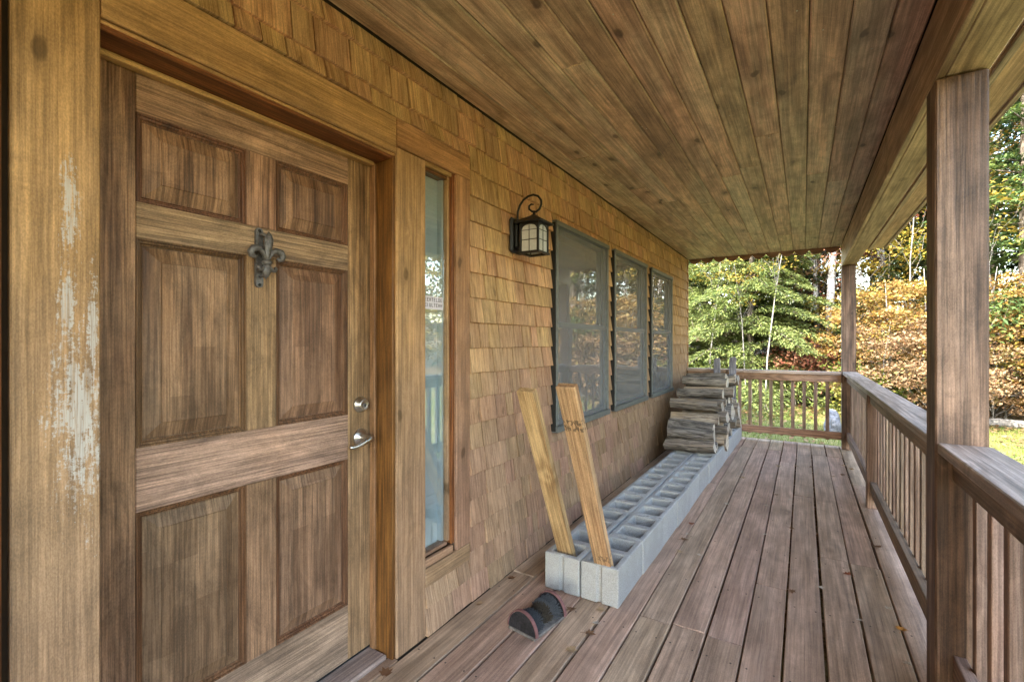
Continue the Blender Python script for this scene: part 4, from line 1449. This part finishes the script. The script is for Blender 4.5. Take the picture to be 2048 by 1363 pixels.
def broadleaf(H, rx, rz, zc, ncl, nleaf, lsize, r0, lean=0.0, clr=0.55, flat=0.55, lowest=0.2):
    """Trunk mesh and crown point array of a broadleaved tree standing at the origin."""
    tr = MB()
    top = Vector((lean, random.uniform(-.2, .2), H * 0.93))
    pts = [Vector((0, 0, -0.4)), Vector((lean * .15 + random.uniform(-.06, .06), random.uniform(-.06, .06), H * 0.25)), Vector((lean * .45 + random.uniform(-.1, .1), random.uniform(-.1, .1), H * 0.55)), top]
    tr.tube(pts, [r0, r0 * 0.85, r0 * 0.55, r0 * 0.12], 8)
    cl = []
    while len(cl) < ncl:
        p = RNG.uniform(-1, 1, 3)
        d = np.linalg.norm(p)
        if d > 1 or d < 0.25:
            continue
        q = p * np.array([rx, rx, rz]) + np.array([lean * 0.6, 0, zc])
        if q[2] < lowest:
            continue
        cl.append(q)
    for q in cl[::2]:
        u = min(0.9, max(0.15, (q[2] - 0.6) / H))
        i = u * 3
        k = min(2, int(i))
        a = pts[k].lerp(pts[k + 1], i - k)
        limb(tr, a, Vector(q), r0 * 0.28 * (1 - u * .5), r0 * 0.04, 5)
    per = nleaf // ncl
    P = np.concatenate([q + RNG.normal(size=(per, 3)) * np.array([clr, clr, clr * flat]) * RNG.uniform(0.6, 1.25) for q in cl])
    return tr, leaf_cloud(P, lsize)


def hemlock(H, rb, nwh, dens, r0, zlow=0.4, lsize=0.13):
    tr = MB()
    tr.tube([(0, 0, -0.4), (0.03, 0.02, H * 0.3), (-0.03, 0.05, H * 0.65), (0, 0, H)], [r0, r0 * 0.8, r0 * 0.45, r0 * 0.06], 8)
    P, D = [], []
    for w in range(nwh):
        u = w / (nwh - 1)
        z = zlow + (H - zlow - 0.1) * u ** 1.05
        ln = rb * (1 - u) ** 0.75 * random.uniform(0.75, 1.15) + 0.15
        for b in range(random.choice([3, 4, 4, 5])):
            a = random.uniform(0, 2 * math.pi)
            d = np.array([math.cos(a), math.sin(a), 0.0])
            side = np.array([-d[1], d[0], 0.0])
            L = ln * random.uniform(0.7, 1.15)
            drop = random.uniform(0.12, 0.30)
            e = Vector((d[0] * L, d[1] * L, z - drop * L))
            tr.tube([(0, 0, z), tuple(Vector((d[0] * L * .5, d[1] * L * .5, z + 0.05 * L))), tuple(e)], [0.02, 0.014, 0.004], 4, caps=False)
            nt = int(dens * L)
            s = RNG.uniform(0.08, 1.0, nt)
            lat = RNG.uniform(-1, 1, nt) * (0.10 + 0.30 * L * (1 - s * 0.75) * np.minimum(1, s * 2.5))
            zz = z + 0.10 * L * np.sin(s * math.pi) - drop * L * s ** 2 - np.abs(lat) * 0.25 + RNG.normal(size=nt) * 0.035
            P.append(d[None] * (s * L)[:, None] + side[None] * lat[:, None] + np.array([0, 0, 1.0])[None] * zz[:, None])
            D.append(d[None] * 0.8 + side[None] * np.sign(lat)[:, None] * 0.7 + np.array([0, 0, -0.35])[None] + np.zeros((nt, 3)))
    return tr, leaf_cloud(np.concatenate(P), lsize, up=0.9, stretch=3.6, dirs=np.concatenate(D))


random.seed(404)
C_HEM = [(0.07, 0.11, 0.025), (0.16, 0.21, 0.05), (0.27, 0.31, 0.09), (0.13, 0.19, 0.07), (0.28, 0.31, 0.10), (0.20, 0.25, 0.07)]
C_HEMD = [(0.03, 0.06, 0.02), (0.06, 0.10, 0.028), (0.10, 0.14, 0.04), (0.08, 0.12, 0.06)]
C_SPR = [(0.05, 0.10, 0.035), (0.09, 0.16, 0.05), (0.15, 0.22, 0.06), (0.20, 0.24, 0.05)]
C_ORG = [(0.13, 0.14, 0.03), (0.34, 0.19, 0.03), (0.48, 0.28, 0.07), (0.54, 0.40, 0.16), (0.44, 0.20, 0.06), (0.52, 0.40, 0.07), (0.22, 0.20, 0.04)]
C_YEL = [(0.40, 0.28, 0.03), (0.50, 0.37, 0.05), (0.30, 0.27, 0.04), (0.46, 0.30, 0.06), (0.22, 0.24, 0.04)]
C_RED = [(0.26, 0.07, 0.05), (0.36, 0.13, 0.08), (0.42, 0.21, 0.12), (0.32, 0.11, 0.05), (0.44, 0.26, 0.17)]
C_TAN = [(0.12, 0.13, 0.03), (0.30, 0.17, 0.07), (0.50, 0.34, 0.19), (0.40, 0.20, 0.09), (0.55, 0.40, 0.22), (0.30, 0.24, 0.05)]
C_GRN = [(0.07, 0.12, 0.02), (0.14, 0.19, 0.03), (0.24, 0.25, 0.04), (0.32, 0.26, 0.05)]
LG = dict(hem=0.68, hemd=0.5, spr=0.62, grn=0.55, yel=0.5, org=0.5, tan=0.44, red=0.62)
ml = {k: leafmat("foliage_" + k, v, gain=LG[k]) for k, v in dict(hem=C_HEM, hemd=C_HEMD, spr=C_SPR, org=C_ORG, yel=C_YEL, red=C_RED, tan=C_TAN, grn=C_GRN).items()}


class Kind:
    def __init__(self, tr, V, trunk_mat, crown_mat):
        self.t = tr.mesh("trunk", trunk_mat, True)
        self.c = quads_mesh("crown", V, ml[crown_mat])


KINDS = {
    'hem': Kind(*hemlock(9.5, 2.7, 44, 330, 0.11, 0.3, 0.115), m_trunk, 'hem'),
    'hemd': Kind(*hemlock(8.0, 2.4, 30, 200, 0.12, 0.4, 0.12), m_trunk, 'hemd'),
    'spr': Kind(*hemlock(13.0, 2.9, 38, 130, 0.16, 1.6, 0.16), m_trunk, 'spr'),
    'org': Kind(*broadleaf(4.6, 1.9, 1.9, 2.3, 110, 11500, 0.095, 0.05, 0.2, 0.24, 0.30), m_twig, 'org'),
    'yel': Kind(*broadleaf(6.4, 1.8, 2.6, 3.6, 70, 9500, 0.10, 0.055, -0.2, 0.30, 0.32), m_twig, 'yel'),
    'tan': Kind(*broadleaf(3.4, 1.5, 1.5, 1.7, 60, 6200, 0.082, 0.03, 0.15, 0.21, 0.35, 0.05), m_twig, 'tan'),
    'red': Kind(*broadleaf(9.0, 2.5, 2.6, 6.0, 80, 9500, 0.11, 0.09, 0.3, 0.36, 0.4), m_twig, 'red'),
    'birch': Kind(*broadleaf(12.0, 2.3, 3.2, 9.0, 60, 7500, 0.12, 0.13, 0.5, 0.45, 0.5, 4.0), m_birch, 'yel'),
    'tall': Kind(*broadleaf(13.0, 3.0, 4.6, 8.6, 95, 12000, 0.17, 0.16, 0.3, 0.6, 0.5, 2.0), m_trunk, 'org'),
    'tallg': Kind(*broadleaf(13.0, 3.0, 5.0, 8.0, 95, 12000, 0.17, 0.16, -0.3, 0.6, 0.5, 1.5), m_trunk, 'grn'),
    'pole': Kind(*broadleaf(7.0, 1.0, 1.3, 5.6, 16, 420, 0.10, 0.030, 0.7, 0.28, 0.4, 3.2), m_twig, 'yel'),
    'shrub': Kind(*broadleaf(1.6, 0.9, 0.75, 0.85, 40, 4200, 0.085, 0.018, 0.05, 0.20, 0.6, 0.02), m_twig, 'tan'),
    'shrubr': Kind(*broadleaf(1.9, 0.7, 0.8, 1.2, 26, 1500, 0.075, 0.016, 0.05, 0.22, 0.5, 0.1), m_twig, 'red'),
    'shrubg': Kind(*broadleaf(1.5, 0.9, 0.7, 0.75, 40, 4200, 0.085, 0.018, 0.05, 0.20, 0.6, 0.02), m_twig, 'grn'),
}


def plant(kind, x, y, label, cat="tree", name=None, s=1.0, sz=None, rot=None, group=None):
    rot = random.uniform(0, 6.28) if rot is None else rot
    M = Matrix.Translation((x, y, gh(x, y))) @ Matrix.Rotation(rot, 4, 'Z') @ Matrix.Diagonal((s, s, sz or s, 1))
    nm = name or {'hem': 'hemlock_tree', 'hemd': 'hemlock_tree', 'spr': 'spruce_tree', 'birch': 'birch_tree', 'shrub': 'shrub', 'shrubr': 'sapling', 'shrubg': 'shrub'}.get(kind, 'autumn_tree')
    e = thing(nm, None, label, cat, group, M=M)
    link("trunk", KINDS[kind].t, e, M)
    link("crown", KINDS[kind].c, e, M)
    return e


# seen beyond the end railing
plant('hem', 0.15, 15.2, "bright yellow green hemlock standing behind the two grey stakes", s=0.92)
plant('hem', -1.9, 16.4, "light green hemlock half hidden by the corner of the shingle wall", s=0.85, rot=2.0)
plant('hemd', 1.5, 18.0, "dark green hemlock in shade beside the leaning pale trunk", s=0.95)  # darker leaf greens put this tree's shade into the colour
plant('birch', 2.02, 16.2, "pale trunked birch rising in front of the dark hemlock", s=0.95, rot=0.3)
plant('birch', 1.80, 16.9, "thinner pale birch trunk beside the dark hemlock", s=0.7, rot=4.3)
plant('red', 1.75, 17.2, "pinkish red maple behind the end of the porch ceiling", s=0.82, rot=1.2)
plant('red', 0.9, 19.8, "russet maple towering behind the bright hemlock", s=0.95, rot=4.0)
plant('tan', 0.75, 17.8, "copper brown young tree between the two hemlocks", s=1.15, sz=1.5)
plant('shrubr', 1.25, 15.2, "thin sapling with pink red leaves above the end railing", "sapling", s=1.15, rot=0.7)
plant('shrubr', 1.95, 15.0, "sparse red sapling just left of the far porch post", "sapling", s=1.0, rot=2.7)
plant('shrub', 1.55, 15.9, "low tan shrub on the lawn edge behind the end railing", "shrub", group="shrubs along the lawn edge")
plant('shrubg', 0.75, 16.0, "low green shrub on the lawn edge behind the end railing", "shrub", group="shrubs along the lawn edge")
plant('shrub', -0.4, 15.8, "low tan shrub at the foot of the bright hemlock", "shrub", group="shrubs along the lawn edge")
plant('shrubg', -1.5, 15.6, "low green shrub near the house corner", "shrub", group="shrubs along the lawn edge")
for px_, py_, s_, r_, lab in ((0.55, 13.9, 0.8, 0.2, "thin pale sapling pole in front of the bright hemlock"), (0.15, 14.0, 0.62, 2.6, "slender leaning sapling pole in front of the bright hemlock"),
                         (-0.9, 14.6, 0.8, 1.0, "thin bare pole beside the shingle wall corner"), (2.75, 15.6, 0.9, 4.0, "thin pale pole rising through the golden maples by the far post"),
                         (3.75, 16.2, 1.0, 5.0, "thin grey pole among the golden maples"), (5.35, 15.0, 0.9, 3.0, "thin grey pole under the tall spruce")):
    plant('pole', px_, py_, lab, "sapling", "sapling", s=s_, rot=r_)
plant('hemd', 3.5, 17.0, "low dark hemlock hidden behind the golden maples", s=0.58)  # added as dark backing, standing in for shaded gaps in the orange foliage
plant('hemd', 4.7, 17.4, "low dark hemlock behind the amber maple", s=0.62)  # likewise added for a dark ground behind the sparse crown
# seen between the two posts
plant('org', 3.15, 14.6, "golden orange young maple between the two porch posts", s=0.78, rot=1.0)
plant('yel', 2.9, 17.0, "yellow young maple close beside the far porch post", s=0.85, rot=2.0)
plant('org', 4.1, 15.4, "amber young maple behind the near porch post", s=0.85, rot=3.3)
plant('hemd', 2.5, 15.4, "stunted dark hemlock close beside the far porch post", s=0.42)
plant('tan', 2.95, 13.5, "tan leaved bush low above the long railing", "bush", "bush", s=0.72, rot=0.4)
plant('tan', 3.85, 13.4, "pale brown bush beside the near porch post", "bush", "bush", s=0.78, rot=2.4)
plant('shrubg', 2.6, 13.7, "green shrub beneath the golden maple by the far post", "shrub", s=0.9)
plant('birch', 3.55, 18.2, "white birch with a tall bare stem above the golden maples", s=1.0, rot=3.5)
plant('birch', 3.32, 18.7, "second white birch close beside the tall bare stem", s=0.9, rot=5.0)
plant('hemd', 5.1, 21.0, "blue green hemlock above the golden maples", s=1.0)
# right of the near post
plant('hemd', 7.3, 19.5, "dark hemlock behind the tall spruce", s=1.3)
plant('spr', 6.1, 16.5, "tall green spruce right of the near porch post", s=1.0)
plant('org', 5.1, 15.5, "orange young maple under the tall spruce", s=0.85, rot=5.3)
plant('tan', 5.0, 14.5, "russet bush above the fallen log", "bush", "bush", s=0.7, rot=4.4)
plant('tan', 5.9, 14.7, "brown bush at the end of the fallen log", "bush", "bush", s=0.72, rot=1.4)
# the wood behind, and the trees along the side that the panes mirror
far = [('tallg', -3.2, 19.5), ('tall', -0.9, 22.5), ('spr', -1.6, 20.5), ('spr', 1.3, 23.5), ('tallg', 4.4, 24.5), ('spr', -7.5, 24), ('tallg', -5.0, 22), ('tall', -2.6, 24), ('tallg', 0.2, 26), ('tall', 2.6, 27), ('tallg', 5.2, 26), ('tall', 7.6, 25), ('spr', 9.6, 22), ('tall', 3.8, 33), ('tallg', 1.0, 34), ('tall', -1.8, 32), ('tallg', 7.0, 33), ('tall', 11.5, 28), ('spr', -5, 29)]
FL = {'tall': "tall orange leaved tree deep in the wood", 'tallg': "tall green and yellow tree deep in the wood", 'spr': "dark spruce deep in the wood"}
for k, x, y in far:
    plant(k, x, y, FL[k], name={'spr': 'spruce_tree'}.get(k, 'forest_tree'), s=random.uniform(0.9, 1.15), group="trees deep in the wood")
sidet = [('org', 8.0, 15.0), ('yel', 9.8, 13.6), ('tallg', 12.5, 17.5), ('org', 11.5, 12.2), ('tall', 14.5, 14.5), ('yel', 12.8, 9.5), ('spr', 15.5, 10.5), ('org', 13.2, 6.5), ('tallg', 17, 6.5), ('tall', 16, 2.5), ('yel', 13.8, 3.0), ('spr', 17.5, -2.5), ('org', 14, -1.0), ('tall', 15.5, -6.5), ('tallg', 18.5, 13.5), ('spr', 10.5, 18.5)]
SL = {'org': "orange young maple along the side lawn edge", 'yel': "yellow young maple along the side lawn edge", 'tall': "tall orange tree along the side lawn edge", 'tallg': "tall green tree along the side lawn edge", 'spr': "spruce along the side lawn edge"}
for k, x, y in sidet:
    plant(k, x, y, SL[k], name={'spr': 'spruce_tree'}.get(k, 'autumn_tree'), s=random.uniform(0.9, 1.15), group="trees along the side lawn")

# fallen log and boulder
mb = MB()
mb.tube([(4.55, 14.15, GZ + 0.02), (5.0, 14.25, GZ + 0.05), (5.6, 14.22, GZ + 0.03), (6.4, 14.35, GZ + 0.04)], [0.085, 0.10, 0.095, 0.07], 10)
tag(link("fallen_log", mb.mesh("fallen_log", m_twig, True)), "pale fallen log lying along the lawn edge right of the near post", "log")


def boulder(x, y, rx, ry, rz, lab):
    bm = bmesh.new()
    bmesh.ops.create_icosphere(bm, subdivisions=3, radius=1)
    for v in bm.verts:
        n = v.co.copy()
        k = 1 + 0.14 * math.sin(n.x * 3.1 + x) * math.cos(n.y * 2.7) + 0.08 * math.sin(n.z * 5 + n.x * 4) + random.uniform(-0.03, 0.03)
        v.co = Vector((n.x * rx, n.y * ry, n.z * rz)) * k
    me = bpy.data.meshes.new("boulder")
    bm.to_mesh(me)
    bm.free()
    me.materials.append(m_rock)
    tag(link("boulder", me, None, Matrix.Translation((x, y, gh(x, y) + rz * 0.6))), lab, "boulder")


boulder(1.93, 11.6, 0.17, 0.16, 0.30, "upright grey boulder on the lawn behind the end railing")

# grass and scattered leaves on the lawn
n = 52000
x = RNG.uniform(-4.5, 8.5, n)
y = RNG.uniform(7.6, 15.6, n)
z = np.array([gh(a, b) for a, b in zip(x, y)])
P = np.stack([x, y, z], 1)
a = RNG.uniform(0, 6.28, n)
hgt = RNG.uniform(0.03, 0.085, n)
w = 0.006
V = np.empty((n, 3, 3))
V[:, 0] = P + np.stack([np.cos(a) * w, np.sin(a) * w, np.zeros(n)], 1)
V[:, 1] = P - np.stack([np.cos(a) * w, np.sin(a) * w, np.zeros(n)], 1)
V[:, 2] = P + np.stack([RNG.normal(size=n) * 0.022, RNG.normal(size=n) * 0.022, hgt], 1)
m_grass = leafmat("grass_blade", [(0.07, 0.12, 0.015), (0.14, 0.19, 0.03), (0.22, 0.25, 0.05), (0.28, 0.25, 0.09)], 0.3, gain=0.75)
tag(link("grass", quads_mesh("grass", V.reshape(-1, 3), m_grass, 3)), "short green lawn grass beyond the railings", "grass", kind="stuff")
n = 5200
x = RNG.uniform(-5, 9, n)
y = 15.9 - np.abs(RNG.normal(size=n)) * 2.6
y = np.where(y < 7.8, RNG.uniform(8, 15, n), y)
z = np.array([gh(a, b) for a, b in zip(x, y)]) + 0.035 + RNG.uniform(0, 0.03, n)
tag(link("leaf_litter", quads_mesh("leaf_litter", leaf_cloud(np.stack([x, y, z], 1), 0.085, up=1.5, stretch=1.3), ml['tan'])), "dry tan leaves scattered over the lawn", "leaves", kind="stuff")
